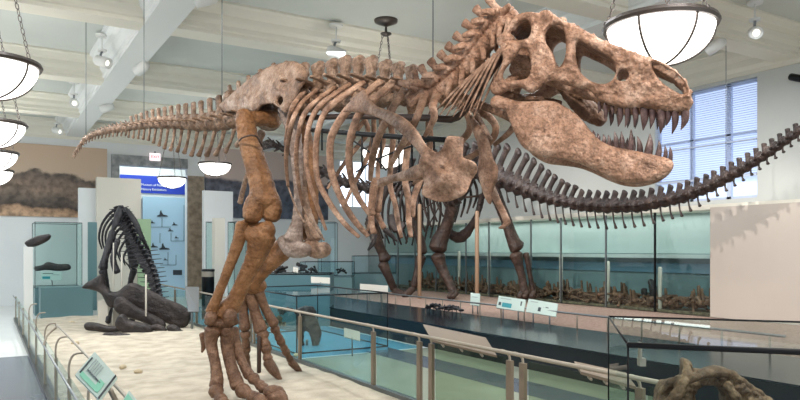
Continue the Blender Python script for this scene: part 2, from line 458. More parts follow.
# walls
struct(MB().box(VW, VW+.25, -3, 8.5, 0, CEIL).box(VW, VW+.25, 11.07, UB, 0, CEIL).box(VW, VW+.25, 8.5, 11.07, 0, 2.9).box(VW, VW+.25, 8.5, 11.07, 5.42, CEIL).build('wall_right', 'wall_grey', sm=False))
cor = lambda s, o: [(o, CEIL), (o, 5.5), (o+s*.05, 5.5), (o+s*.05, 5.58), (o+s*.12, 5.66), (o+s*.13, 5.78), (o+s*.26, 5.86), (o+s*.30, 5.98), (o+s*.34, 6.0), (o+s*.34, CEIL)]
struct(MB().prism(cor(-1, VW), 'y', -3, UB).build('trim_10', 'beam_warm_lit', sm=False))
struct(MB().prism(cor(-1, UB), 'x', -8, VW).build('trim_11', 'beam_warm_lit', sm=False))
# door opening in the back wall
dl = onu(119, 200, UB).x; dr = onu(187, 200, UB).x; dt = onu(150, 167, UB).z
wl = onu(340, 200, UB).x; wr = onu(392, 200, UB).x
wb = MB().box(-8, dl, UB, UB+.3, 0, CEIL).box(dl, dr, UB, UB+.3, dt, CEIL).box(dr, wl, UB, UB+.3, 0, CEIL)
wb.box(wl, wr, UB, UB+.3, 0, 3.6).box(wl, wr, UB, UB+.3, 5.45, CEIL).box(wr, VW+.25, UB, UB+.3, 0, CEIL)
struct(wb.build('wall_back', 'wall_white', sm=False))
fl = onu(111, 200, UB).x; fr = onu(203, 200, UB).x; ft = onu(150, 157, UB).z
struct(MB().box(fl, dl, UB-.12, UB, 0, ft).box(dl, dr, UB-.12, UB, dt, ft).build('door_1', 'marble', sm=False))
struct(MB().box(dr, fr, UB-.13, UB, 0, ft-.6).build('trim_12', 'marble_brown', sm=False))
struct(MB().box(-8, 14, 30.8, 31, 0, CEIL).build('wall_beyond', 'wall_white', sm=False))
# window behind the blind (right wall)
w1 = struct(MB().box(VW+.2, VW+.24, 8.5, 11.07, 2.9, 5.42).build('window_1', 'window_glow', sm=False))
mat('blue_frame', (196,206,226), .5); mat('blind', (196,208,232), .6)
f = MB()
for u in (8.5, 9.17, 9.22, 10.1, 10.14, 11.02): f.box(VW+.12, VW+.19, u, u+.05, 2.9, 5.42)
for z in (2.9, 3.38, 4.28, 5.36): f.box(VW+.12, VW+.19, 8.5, 11.07, z, z+.06)
f.build('window_frame', 'blue_frame', w1, sm=False)
f = MB()
z = 3.42
while z < 5.38: f.box(VW+.03, VW+.07, 8.53, 11.04, z, z+.006); z += .05
stuff(f.build('slat_blind', 'blind', w1, sm=False))
f = MB().box(VW+.02, VW+.08, 8.53, 11.04, 3.36, 3.41); f.box(VW+.02, VW+.08, 8.53, 11.04, 4.12, 4.15); f.build('blind_rail', 'blue_frame', w1, sm=False)
w2 = struct(MB().box(wl, wr, UB+.15, UB+.2, 3.6, 5.45).build('window_2', 'window_far', sm=False))
f = MB()
for k in range(5):
    x = wl+(wr-wl)*k/4; f.box(x-.03, x+.03, UB+.05, UB+.12, 3.6, 5.45)
f.box(wl, wr, UB+.05, UB+.12, 4.5, 4.56); f.build('window_frame', 'beam_paint', w2, sm=False)
# display niche along the right wall, partition in front of its near end
struct(MB().box(VG-.05, VW, -3, 24, 2.62, 2.72).build('trim_13', 'beam_warm_lit', sm=False))
uP = onv(712, 250, VG).y
struct(MB().box(VG-.06, VG+.06, -3, uP, .45, 2.66).build('wall_partition', 'partition', sm=False))
struct(MB().box(VG+.9, VG+.92, uP, 23.6, .45, 2.62).build('wall_niche', 'niche_low', sm=False))
# platform under the sauropod
mat('plinth_top', (18,24,36), .2)
struct(MB().box(7.0, 8.75, 2, 19.3, .0, .43).build('trim_14', 'black_face', sm=False))
struct(MB().box(6.96, 8.75, 2, 19.3, .43, .45).build('trim_15', 'plinth_top', sm=False))
stuff(tag(MB().box(8.76, VG, 2, 19.3, 0, .44).build('gravel_bed', 'gravel', sm=False), 'pinkish brown gravel bed under the dark long-tailed skeleton', 'gravel'))
# sand bed
mat('sand', (168,157,140), .9, rgb2=(196,186,168), scale=3.5, bump=.5, bscale=30)
def sandz(x, y): return .035+.02*math.sin(x*2.1+.6*math.sin(y*1.3))*math.sin(y*1.1+x)+.012*math.sin(x*7+y*5)*math.sin(y*6.3-x*3)
mb = MB(); nx, ny = 36, 160; vs = []; fs = []
for i in range(nx+1):
    for j in range(ny+1):
        x = .74+(4.28-.74)*i/nx; y = 3.4+16.8*j/ny
        e = min(i, nx-i, j, ny-j); vs.append((x, y, .0 if e == 0 else sandz(x, y)))
for i in range(nx):
    for j in range(ny): a = i*(ny+1)+j; fs.append((a, a+ny+1, a+ny+2, a+1))
mb.add(vs, fs); stuff(tag(mb.build('sand_bed', 'sand'), 'pale sand bed under the tall brown skeleton', 'sand'))
struct(MB().box(.62, .74, 3.3, 20.3, 0, .07).build('trim_16', 'black_face', sm=False))
struct(MB().box(4.28, 4.36, 3.3, 20.3, 0, .05).build('trim_17', 'grey_metal', sm=False))
# ---- murals, signs on the back wall
def mural(name, label, pxs, pys, cols, amp=-.7):
    a = onu(pxs[0], pys[1], UB-.05); b = onu(pxs[1], pys[0], UB-.05)
    m, nt, p = new_mat(name); N = nt.nodes; L = nt.links; p.inputs['Roughness'].default_value = .7
    g = N.new('ShaderNodeNewGeometry'); s = N.new('ShaderNodeSeparateXYZ'); L.new(g.outputs['Position'], s.inputs[0])
    def math_(op, A, B):
        q = N.new('ShaderNodeMath'); q.operation = op
        for i, v in enumerate((A, B)):
            if isinstance(v, (int, float)): q.inputs[i].default_value = v
            else: L.new(v, q.inputs[i])
        return q.outputs[0]
    n = N.new('ShaderNodeTexNoise'); n.inputs['Scale'].default_value = .55; n.inputs['Detail'].default_value = 6; L.new(g.outputs['Position'], n.inputs['Vector'])
    zz = math_('ADD', math_('DIVIDE', math_('SUBTRACT', s.outputs[2], a.z), b.z-a.z), math_('MULTIPLY', math_('SUBTRACT', n.outputs['Fac'], .5), amp))
    r = N.new('ShaderNodeValToRGB'); e = r.color_ramp.elements; r.color_ramp.interpolation = 'LINEAR'
    e[0].position = 0; e[0].color = lin(cols[0][1]); e[1].position = 1; e[1].color = lin(cols[-1][1])
    for q, c in cols[1:-1]: k = e.new(q); k.color = lin(c)
    L.new(zz, r.inputs['Fac'])
    n2 = N.new('ShaderNodeTexNoise'); n2.inputs['Scale'].default_value = 5; n2.inputs['Detail'].default_value = 8; L.new(g.outputs['Position'], n2.inputs['Vector'])
    r2 = N.new('ShaderNodeValToRGB'); r2.color_ramp.elements[0].position = .35; r2.color_ramp.elements[1].position = .6; r2.color_ramp.elements[0].color = (.45,.45,.45,1)
    L.new(n2.outputs['Fac'], r2.inputs['Fac'])
    rock = math_('LESS_THAN', zz, cols[-2][0]-.02)
    mx = N.new('ShaderNodeMix'); mx.data_type = 'RGBA'; mx.blend_type = 'MULTIPLY'
    L.new(rock, mx.inputs[0]); L.new(r.outputs[0], mx.inputs[6]); L.new(r2.outputs[0], mx.inputs[7]); L.new(mx.outputs[2], p.inputs['Base Color'])
    MATS[name] = m
    tag(MB().box(a.x, b.x, UB-.06, UB-.005, a.z, b.z).build(name, name, sm=False), label, 'mural')
mural('landscape_mural', 'wide badlands photo mural with tan sky left of the exit doorway', (-30, 107), (149, 215),
      [(0,(206,170,138)), (.12,(190,154,124)), (.16,(88,76,68)), (.24,(110,98,88)), (.36,(150,128,112)), (.46,(130,112,100)), (.50,(110,98,90)), (.54,(196,172,150)), (1,(198,172,148))])
mural('mountain_mural', 'photo mural of grey ridges under a pinkish sky behind the legs', (205, 328), (153, 217),
      [(0,(96,104,120)), (.2,(84,92,108)), (.42,(110,112,124)), (.5,(92,92,104)), (.54,(200,180,172)), (1,(210,190,180))], -.3)
p = onu(155, 157, UB-.2)
ex = thing('exit_sign', 'small lit white exit sign with red letters above the marble doorway', 'sign', (p.x, UB-.2, p.z))
MB().box(p.x-.18, p.x+.18, UB-.24, UB-.16, p.z-.13, p.z+.13).build('sign_box', 'exit_lit', ex, sm=False)
MB().box(p.x-.02, p.x+.02, UB-.22, UB-.12, p.z+.13, p.z+.2).build('bracket', 'grey_metal', ex, sm=False)
RX = Matrix.Rotation(math.pi/2, 4, 'X')
text('lettering', 'EXIT', Matrix.Translation((p.x-.145, UB-.245, p.z-.05)) @ RX, .145, 'letter_red', ex)
# blue banner and bird chart seen through the doorway
a = onu(120, 192, 27.2); b = onu(190, 178, 27.2)
bn = tag(MB().box(a.x, b.x, 27.2, 27.24, a.z, b.z).build('blue_banner', 'banner_blue', sm=False), 'long blue banner with small white writing inside the doorway', 'banner')
q = onu(141, 186, 27.19); text('lettering', 'Museum of Natural', Matrix.Translation((q.x, 27.19, q.z+.02)) @ RX, .12, 'letter_white', bn)
q = onu(141, 190, 27.19); text('lettering', 'History Exhibitions', Matrix.Translation((q.x, 27.19, q.z)) @ RX, .12, 'letter_white', bn)
a = onu(120, 178, 27.24); b = onu(190, 167, 27.24); c = onu(120, 198, 27.24)
tag(MB().box(a.x-.3, b.x+.3, 27.24, 27.3, c.z, b.z+.3).build('header_panel', 'plaster', sm=False), 'pale wall panel behind the blue banner in the doorway', 'panel')
a = onu(143, 276, 27.1); b = onu(186, 198, 27.1)
ch = tag(MB().box(a.x, b.x, 27.1, 27.2, 0, b.z).build('bird_chart', 'chart_lit', sm=False), 'pale blue chart of bird silhouettes joined by thin lines inside doorway', 'chart')
def flatpoly(pts, u, name, m, parent):
    P = [onu(x, y, u) for x, y in pts]; n = len(P)
    MB().add([(p.x, u, p.z) for p in P]+[(p.x, u-.012, p.z) for p in P], [tuple(range(n)), tuple(range(n, 2*n))[::-1]]+[(i, (i+1)%n, (i+1)%n+n, i+n) for i in range(n)]).build(name, m, parent, sm=False)
def bird(x, y, s):
    flatpoly([(x-3*s,y),(x-1*s,y-1*s),(x-.6*s,y-3.4*s),(x+.1*s,y-4*s),(x+.4*s,y-2.6*s),(x+1.4*s,y-1*s),(x+4*s,y-.4*s),(x+4.6*s,y+.4*s),(x-2*s,y+.5*s)], 27.09, 'bird_silhouette', 'silhouette', ch)
for x, y, s in ((161,216,1.5),(152,223,.7),(174,225,.8),(170,231,.8),(153,247,1.1),(163,249,1.5),(176,238,.6),(165,260,.6)): bird(x, y, s)
f = MB()
for (x0, y0, x1, y1) in ((149,227,171,227),(149,227,149,243),(162,217,162,227),(171,233,171,241),(171,241,184,241),(184,205,184,241),(160,233,160,243),(168,252,168,265),(160,265,176,265),(176,255,176,265)):
    a = onu(x0, y0, 27.085); b = onu(x1, y1, 27.085); bar(f, a, b, .008, 4)
f.build('branch_lines', 'silhouette', ch)
flatpoly([(173,270),(182,270),(182,275),(173,275)], 27.08, 'caption', 'card_dark', ch)
# free-standing white panels and tall case walls near the back
def panel(name, label, px0, px1, ytop, u, m, th=.12, cat='panel', ybot=None):
    a = onu(px0, 200, u); b = onu(px1, 200, u); zt = onu((px0+px1)/2, ytop, u).z; zb = 0 if ybot is None else onu((px0+px1)/2, ybot, u).z
    return tag(MB().box(a.x, b.x, u, u+th, zb, zt).build(name, m, sm=False), label, cat)
panel('display_wall', 'tall white freestanding wall panel beside the doorway', 97, 141, 178, 23.2, 'cream_plinth', .3)
panel('display_wall', 'shorter pale blue-white panel left of the tall white one', 79, 97, 188, 23.6, 'wall_white', .3)
panel('display_wall', 'white block panel below the mountain mural left of the thigh bone', 204, 233, 191, 23.4, 'wall_white', .25)
panel('green_panel', 'narrow green panel right of the small black skeleton', 138, 151, 219, 22.9, 'green_panel', .1)
panel('cream_pillar', 'cream square pillar behind the black bin', 215, 225, 218, 19.5, 'cream_plinth', .3, 'pillar')
panel('cream_pillar', 'pale cream corner block far behind the pelvis', 335, 368, 238, 24.0, 'wall_white', .4, 'block')
#PART3
# ================================================================ VERTEBRA TEMPLATES (length 1 along x, y sideways, z up)
def vert_template(kind, m):
    b = MB(); A = 0
    if kind == 'tail':
        b.tube([(-.5,0,0),(-.3,0,0),(0,0,0),(.3,0,0),(.5,0,0)], [.5,.42,.34,.42,.5], 12, sub=2)
        b.tube([(.05,0,.3),(-.05,0,.75),(-.18,0,1.35)], [.32,.25,.3], 8, .5, (1,0,0), 3)
        b.tube([(.1,0,.35),(.45,.05,.62)], [.16,.1], 6); b.tube([(-.2,0,.4),(-.5,.05,.6)], [.14,.08], 6)
        for s in (-1, 1): b.tube([(0,0,.05),(-.1,s*.5,.1),(-.2,s*.95,.12)], [.22,.15,.1], 6, .5, (1,0,0))
    elif kind == 'thin':
        b.tube([(-.5,0,0),(-.3,0,0),(0,0,0),(.3,0,0),(.5,0,0)], [.46,.38,.27,.38,.46], 10, sub=2)
        b.tube([(.3,0,.2),(-.1,0,.5),(-.55,0,.75)], [.16,.16,.1], 6, .6)
        b.tube([(.1,0,.25),(.6,0,.55)], [.14,.08], 6)
        b.tube([(.0,0,-.25),(-.3,0,-.85)], [.16,.1], 6)
    elif kind == 'back':
        b.tube([(-.5,0,0),(-.25,0,0),(0,0,0),(.25,0,0),(.5,0,0)], [.5,.44,.36,.44,.5], 12, sub=2)
        b.ell((0,0,.6), (.36,.28,.34), 10, 8)
        b.tube([(0,0,.8),(0,0,1.3),(.02,0,1.75),(.02,0,2.0)], [.36,.30,.38,.38], 10, .6, (1,0,0), 3)
        b.ell((-.22,0,1.9), (.18,.2,.26)); b.ell((.22,0,1.98), (.18,.22,.2)); b.ell((.05,.08,1.55), (.3,.16,.2))
        for s in (-1, 1): b.tube([(0,0,.75),(0,s*.5,.98),(-.05,s*1.0,1.1)], [.26,.19,.16], 8, .5, (1,0,0))
        b.tube([(.1,0,.75),(.55,0,.9)], [.2,.12], 6); b.tube([(-.1,0,.75),(-.55,0,.85)], [.2,.12], 6)
    elif kind == 'neck':
        b.tube([(-.5,0,0),(-.25,0,0),(.1,0,0),(.5,0,0)], [.5,.42,.42,.5], 12, sub=2)
        b.ell((-.05,0,.5), (.45,.42,.28), 10, 8)
        b.tube([(0,0,.5),(-.1,0,1.0),(-.15,0,1.45)], [.3,.2,.26], 8, .5, (1,0,0), 3)
        for s in (-1, 1):
            b.tube([(.0,s*.2,.5),(-.35,s*.55,.75),(-.7,s*.6,.95)], [.24,.2,.15], 8, .7)
            b.tube([(.1,s*.2,.45),(.6,s*.5,.5)], [.22,.14], 8)
            b.tube([(.2,s*.3,0),(.1,s*.65,-.25),(-.2,s*.8,-.5)], [.2,.16,.12], 8)
    elif kind == 'rear':
        b.tube([(-.5,0,0),(-.25,0,0),(0,0,0),(.25,0,0),(.5,0,0)], [.5,.44,.38,.44,.5], 12, sub=2)
        b.tube([(-.05,0,.3),(.1,0,.65),(.3,0,1.05)], [.36,.3,.34], 8, .5, (1,0,0), 3)
        b.tube([(.1,0,.4),(.6,0,.55)], [.16,.1], 6)
        for s in (-1, 1): b.tube([(0,s*.2,.1),(-.1,s*.75,.0)], [.22,.14], 6)
    elif kind == 'sauro':
        b.tube([(-.5,0,0),(-.25,0,0),(0,0,0),(.25,0,0),(.5,0,0)], [.5,.42,.36,.42,.5], 12, sub=2)
        b.tube([(-.05,0,.3),(.05,0,.8),(.3,0,1.4),(.42,0,1.7)], [.42,.3,.3,.4], 8, .6, (1,0,0), 3)
        for s in (-1, 1): b.tube([(0,s*.2,.1),(-.1,s*.8,.0)], [.2,.12], 6)
        b.tube([(.1,0,.4),(.5,0,.6)], [.14,.08], 6)
    return b.mesh(kind+'_vertebra', m, remesh=.045, noise=0)
def vplace(root, name, me, c, t, up, s):
    t = Vector(t).normalized(); up = Vector(up); up = (up-t*up.dot(t)).normalized(); lat = up.cross(t)
    M = Matrix.Identity(4)
    for i, (v, k) in enumerate(((t, s[0]), (lat, s[1]), (up, s[2]))):
        for r in range(3): M[r][i] = v[r]*k
    for r in range(3): M[r][3] = c[r]
    return link(name, me, root, M)
def interp(x, tab):
    xs = [q[0] for q in tab]; return [float(np.interp(x, xs, [q[k] for q in tab])) for k in range(1, len(tab[0]))]
def pell(b, px, py, D, rx, ry, rd): 
    k = D/F; R = Matrix.Rotation(-YAW, 3, 'Z'); return b.ell(pix(px, py, D), (rx*k, rd*k, ry*k), 14, 10, R)

# ================================================================ THE TALL BROWN SKELETON
def Wb(px, w=0.0): return (4.02-w)/(.79*(px-400)/F+.613)      # body: depth at offset w towards the viewer's side
def Wt(px, w=0.0): return (5.205-w)/(.68*(px-400)/F+.734)     # tail
def body(px, py, w): return pix(px, py, Wb(px, w))
NB = cw(.79, .613, 0)                                          # body's far-side direction
NT = cw(.68, .734, 0)
rex = thing('tyrannosaur_skeleton', 'towering brown mounted dinosaur skeleton with open toothed jaws striding over the sand', 'skeleton', onz(250, 385, 0))
RV = {k: vert_template(k, m) for k, m in (('tail','bone_tail'), ('thin','bone_tail'), ('back','bone_tail'), ('neck','bone_skull'))}
# --- tail
tt = [(73,157,2.0,3,2),(78,149,2.4,3,2),(84,140,2.8,4,3),(95,134,3.2,6,5),(110,130,4.0,7,6),(130,127,5.0,11,8),(150,124,6.2,15,14),(175,123,7.5,19,30),(200,124,9.5,24,33),(222,122,11,29,34),(250,116,12,32,28)]
xs = []; x = 74.5
while x < 262: xs.append(x); x += float(np.interp(x, [74,84,110,130,160,200,225,250], [1.9,2.9,3.9,4.9,6.2,8.6,10.2,11.5]))
def tp(x): 
    y = interp(x, tt)[0]; return pix(x, y, Wt(x))
for i, x in enumerate(xs):
    y, r, up_, ch_ = interp(x, tt); D = Wt(x); k = D/F
    dx = .5; t = tp(x+dx)-tp(x-dx)
    nxt = tp(xs[i+1]) if i+1 < len(xs) else tp(x+11); L = (nxt-tp(x)).length*.84
    if x < 128: vplace(rex, 'tail_vertebra', RV['thin'], tp(x), t, (0,0,1), (L, r*k*2.0, r*k*2.0))
    else:
        vplace(rex, 'tail_vertebra', RV['tail'], tp(x), t, (0,0,1), (L, r*k*1.9, up_*k/1.5))
        if x < 258:
            l = ch_*k; c = tp(x)-Vector((0,0,r*k*.8)); tn = t.normalized()
            a = c-tn*L*.55; lean = float(np.interp(x, [128,190,240],[.2,.3,.55]))
            b = MB().tube([a, a-tn*l*lean*.4-Vector((0,0,l*.4)), a-tn*l*lean-Vector((0,0,l*.72))], [r*k*.22, r*k*.17, r*k*.28], 8, .7)
            b.build('chevron', 'bone_tail', rex)
# --- back vertebrae
for x, top, w_, in ((303,64,13),(318,63,14),(332,60,12.5),(345,57,12.5),(358,57,12.5),(371,57,12.5),(385,61,12.5),(398,63,12.5),(411,66,12)):
    D = Wb(x); k = D/F; yc = 103-(x-303)*.05; sc = (yc-top)*k/2.12
    vplace(rex, 'back_vertebra', RV['back'], pix(x, yc, D), cw(.613,-.79,0), (0,0,1), (w_*k*1.8, 24*k, sc))
# --- neck vertebrae
nk = [(422,99),(436,93),(449,84),(461,74),(471,63),(480,51),(489,39),(497,29),(506,23)]
nd = [5.98,5.90,5.83,5.78,5.73,5.69,5.66,5.63,5.6]
NP = [pix(a, b, d) for (a, b), d in zip(nk, nd)]
for i in range(len(nk)):
    t = NP[min(i+1, len(nk)-1)]-NP[max(i-1, 0)]; k = nd[i]/F
    up = Vector((0,0,1))-t.normalized()*t.normalized().z
    if i >= 1: up = pix(nk[i][0]-9, nk[i][1]-12, nd[i])-NP[i]
    vplace(rex, 'neck_vertebra', RV['neck'], NP[i], t, up, (15.5*k*1.25, 24*k, 21*k))
for i in range(7):                                             # long neck ribs, both sides
    x0, y0 = 505-i*5.2, 44+i*5.0; x1, y1 = 473-i*6.6, 119-i*.8
    for s_, dd in ((0, -.22), (1, .14)):
        D = 5.6+dd+.02*i; q = 5*s_
        MB().ptube([(x0+q, y0, D, 2.0), (x0+(x1-x0)*.3+q, y0+(y1-y0)*.25, D+.03, 1.5), (x0+(x1-x0)*.7+q, y0+(y1-y0)*.65, D+.06, 1.1), (x1+q, y1-6*s_, D+.08, .6)], 6, .6).build('neck_rib', 'bone_rib', rex)
# --- ribs
ribs = [
 [(305,91),(294,104),(289,120),(285,145)],
 [(317,90),(301,104),(293,120),(289,136),(286,158),(288,186)],
 [(335,87),(315,102),(304,115),(299,131),(296,155),(298,180),(303,206)],
 [(350,84),(328,99),(315,112),(308,131),(306,155),(309,180),(318,208),(326,230)],
 [(364,82),(341,98),(326,111),(318,131),(316,155),(318,180),(329,202),(344,223),(359,237)],
 [(381,81),(361,98),(346,112),(332,135),(330,155),(332,175),(342,200),(354,220),(368,236)],
 [(397,78),(378,96),(360,113),(351,135),(349,155),(350,172),(357,195),(370,215)],
 [(412,80),(400,96),(388,117),(378,138),(372,160),(370,180)],
 [(426,90),(421,106),(413,126),(399,150),(390,167)],
 [(440,92),(433,105),(434,118),(425,136)]]
for ri, R_ in enumerate(ribs):
    n = len(R_); full = n >= 5
    P = []; rr = []; Q = []
    for i, (x, y) in enumerate(R_):
        t = i/(n-1); w = float(np.interp(t, [0,.15,.4,.7,1], [.10,.34,.48,.44,.26 if full else .4]))
        p = body(x, y, w); P.append(p); Q.append(p+NB*(2*w)); 
        base = 3.9 if ri >= 5 else (3.2 if ri == 4 else 2.7)
        rr.append(base*float(np.interp(t, [0,.1,.5,.9,1], [1.25,1.15,1,.85,.6]))*Wb(x, w)/F)
    MB().tube(P, rr, 9, .55, cw(.8,-.2,0), 4).build('rib', 'bone_rib', rex)
    MB().tube(Q, rr, 9, .55, cw(.8,-.2,0), 4).build('rib', 'bone_rib', rex)
    MB().tube([body(R_[0][0]+6, R_[0][1]+12, .05), P[0]+(P[1]-P[0])*.35], [rr[0]*.8]*2, 7).build('rib_head', 'bone_rib', rex)
# belly rods
for pts in (((288,186),(296,208),(304,222)), ((303,206),(312,222),(324,240))):
    MB().tube([body(x, y, .25) for x, y in pts], .014, 6, .7).build('belly_rib', 'bone_tail', rex)
# --- hip blade (both sides)
il = poly([(220,105),(229,96),(243,84),(256,74),(268,67),(281,63),(294,61),(304,67),(307,76),(302,86),(297,96),(290,108),(285,113),(279,108),(272,104),(262,106),(256,112),(247,110),(235,112),(224,111)])
il = minus(il, poly([(278,99),(282,97),(284,101),(281,105),(278,103)]))
for w in (.20, -.20):
    relief(MB(), il, lambda x, y: body(x, y, w+.10*(y-85)/30.), NB, .05, 12, 1.0, .6).build('hip_blade', 'bone_hip', rex, clean=True)
b = MB(); pell(b, 268, 118, Wb(268), 14, 13, 20)
for x in range(232, 306, 12): pell(b, x, 100-(x-232)*.02, Wb(x), 9, 10, 14)
b.build('sacrum', 'bone_tail', rex, remesh=.022, noise=.01)
for x, yt in ((262,72),(250,78),(240,84),(231,88),(275,66),(288,64)):
    MB().tube([pix(x, 100, Wb(x)), pix(x-2, yt-2, Wb(x))], [.07, .055], 8, .4, cw(.6,-.8,0)).build('sacral_spine', 'bone_tail', rex, noise=.004)
# --- pubis and its boot
b = MB()
D = Wb(295)-.1
b.ptube([(287,108,D,10),(293,128,D-.02,8.5),(297,160,D-.05,6.5),(298,195,D-.08,4.6),(297,224,D-.1,6.5),(293,240,D-.1,11)], 12, .75)
b.ptube([(281,240,D,5.5),(291,248,D-.1,9.5),(303,250,D-.12,8),(310,250,D-.1,5)], 12, .8)
b.build('pubis', 'bone_pubis', rex, remesh=.012, noise=.006)
b = MB()
b.ptube([(301,118,D+.12,5),(302,160,D+.1,5),(304,198,D+.05,5),(309,222,D,6.5),(316,238,D-.02,8.5)], 12, .8)
b.ptube([(306,244,D,6),(314,250,D-.05,8),(322,250,D-.08,8.5),(327,248,D-.08,7)], 12, .9)
b.build('pubis', 'bone_hip', rex, remesh=.012, noise=.006)
b = MB()
D = Wb(312)+.35
b.ptube([(300,118,D,8),(309,160,D,8),(311,200,D,8),(309,225,D,9),(303,234,D,9)], 12, .9)
b.build('thigh_bone', 'bone_leg', rex, remesh=.016, noise=.006)
b = MB(); D = Wb(250)
b.ptube([(262,132,D,5),(252,160,D+.1,3.5),(245,182,D+.15,3.2),(240,203,D+.2,3.6)], 8, .7)
b.build('ischium', 'bone_tail', rex, remesh=.016, noise=.004)
# --- near hind leg
b = MB()
b.ptube([(243,112,8.25,7),(245,122,8.25,10),(250,145,8.23,11),(256,165,8.2,11.5),(262,185,8.15,13),(264,203,8.1,15)], 14, .85)
b.ptube([(247,120,8.3,8),(262,118,8.4,8),(272,119,8.5,9)], 10)
pell(b, 272, 120, 8.5, 8, 9, 8)
b.ptube([(262,190,8.1,9),(254,208,8.06,11),(252,218,8.02,9)], 12)
b.ptube([(266,190,8.15,9),(272,206,8.15,10.5),(271,217,8.12,9)], 12)
b.build('thigh_bone', 'bone_leg', rex, remesh=.013, noise=.006)
b = MB()
b.ptube([(247,228,8.12,7),(258,231,8.1,9),(270,229,8.1,9)], 12); b.ptube([(243,223,8.1,4.5),(247,232,8.05,6),(252,240,8.05,5)], 10)
b.ptube([(262,236,8.1,15),(256,256,8.12,10.5),(245,278,8.15,8.2),(236,298,8.18,8.5),(229,308,8.2,11),(224,316,8.2,13)], 14, .8)
b.build('shin_bone', 'bone_leg', rex, remesh=.013, noise=.006)
b = MB()
b.ptube([(242,224,8.02,6.5),(239,240,8.02,6.6),(231,262,8.03,5.6),(220,290,8.05,5),(211,312,8.07,6)], 12, .8)
b.build('fibula', 'bone_leg', rex, remesh=.012, noise=.004)
b = MB()
b.ptube([(207,321,8.08,4.5),(220,324,8.1,5),(236,321,8.13,4.5)], 12); pell(b, 211, 318, 8.05, 6.5, 8, 8); pell(b, 230, 317, 8.1, 7.5, 9, 8)
b.build('ankle_bone', 'bone_foot', rex, remesh=.012, noise=.004)
for pts in ([(213,330,8.1,9),(211,342,8.1,6.5),(215,362,8.05,5.5),(217,378,8.0,6.5),(216,386,7.98,7.5)],
            [(228,329,8.15,8),(227,345,8.15,6.5),(230,362,8.1,6),(235,378,8.05,7),(238,386,8.02,7.5)],
            [(234,329,8.25,5),(236,345,8.25,5.5),(243,364,8.2,5),(250,376,8.15,6)]):
    MB().ptube(pts, 12, .9, None, 4).build('foot_bone', 'bone_foot', rex, remesh=.011, noise=.004)
MB().ptube([(202,334,8.2,3),(204,344,8.2,3.2),(202,352,8.18,1.2)], 8).build('dewclaw', 'bone_foot', rex)
def toe(pts, claw):
    for i in range(len(pts)-1):
        (x0,y0,D0,r0), (x1,y1,D1,r1) = pts[i], pts[i+1]
        mx, my, mD = (x0+x1)/2, (y0+y1)/2, (D0+D1)/2
        a = .06; g = lambda p, q, f: p+(q-p)*f
        MB().ptube([(g(x0,x1,a),g(y0,y1,a),g(D0,D1,a),r0*.95),(g(x0,x1,.25),g(y0,y1,.25),g(D0,D1,.25),r0*.95),(mx,my,mD,(r0+r1)*.34),(g(x0,x1,.8),g(y0,y1,.8),g(D0,D1,.8),r1*.92),(g(x0,x1,.94),g(y0,y1,.94),g(D0,D1,.94),r1*.85)], 10).build('toe_bone', 'bone_foot', rex, noise=.003)
    MB().ptube(claw, 10).build('toe_claw', 'bone_foot', rex, noise=.002)
toe([(215,389,7.95,8),(222,402,7.8,7.5),(228,414,7.65,7)], [(228,414,7.65,6),(233,420,7.55,4.5),(237,427,7.5,1)])
toe([(240,389,8.0,8),(258,400,7.8,7.5),(272,408,7.6,7)], [(270,399,7.85,6),(280,398,7.8,8),(286,405,7.75,3)])
toe([(252,377,8.12,6.5),(262,387,8.02,6),(271,394,7.95,6)], [(268,393,7.9,7),(278,393,7.85,7.5),(285,402,7.8,2.5)])
# --- far hind leg
b = MB(); b.ptube([(298,238,8.9,8),(284,252,9.05,8.5),(270,264,9.2,8),(258,276,9.3,8),(251,284,9.35,10)], 12, .85)
b.ptube([(290,236,8.95,5),(272,250,9.1,4.5),(252,276,9.3,5)], 8)
b.build('shin_bone', 'bone_leg', rex, remesh=.014, noise=.006)
b = MB(); b.ptube([(240,286,9.4,6),(252,287,9.4,7.5),(263,285,9.4,6)], 10); b.build('ankle_bone', 'bone_leg', rex, remesh=.014, noise=.004)
for pts in ([(242,293,9.45,6),(243,310,9.5,5),(245,328,9.5,6)], [(250,293,9.45,6),(255,312,9.5,5.5),(261,330,9.5,7)], [(259,292,9.45,5.5),(265,308,9.55,4.5),(274,324,9.6,5.5)]):
    MB().ptube(pts, 10, 1, None, 4).build('foot_bone', 'bone_foot', rex, remesh=.012, noise=.003)
toe([(245,332,9.52,5.5),(246,347,9.6,5),(246,360,9.75,4.6)], [(246,361,9.75,4.2),(248,369,9.85,3.4),(249,376,9.85,1)])
toe([(262,333,9.5,6.8),(266,347,9.45,6),(268,360,9.45,5.6)], [(268,362,9.45,5.5),(274,371,9.42,5),(282,381,9.42,1.2)])
toe([(274,327,9.62,5),(280,340,9.7,4.6),(285,350,9.8,4.3),(291,361,9.9,4)], [(291,362,9.9,4),(297,368,9.95,3.4),(303,375,9.95,1)])
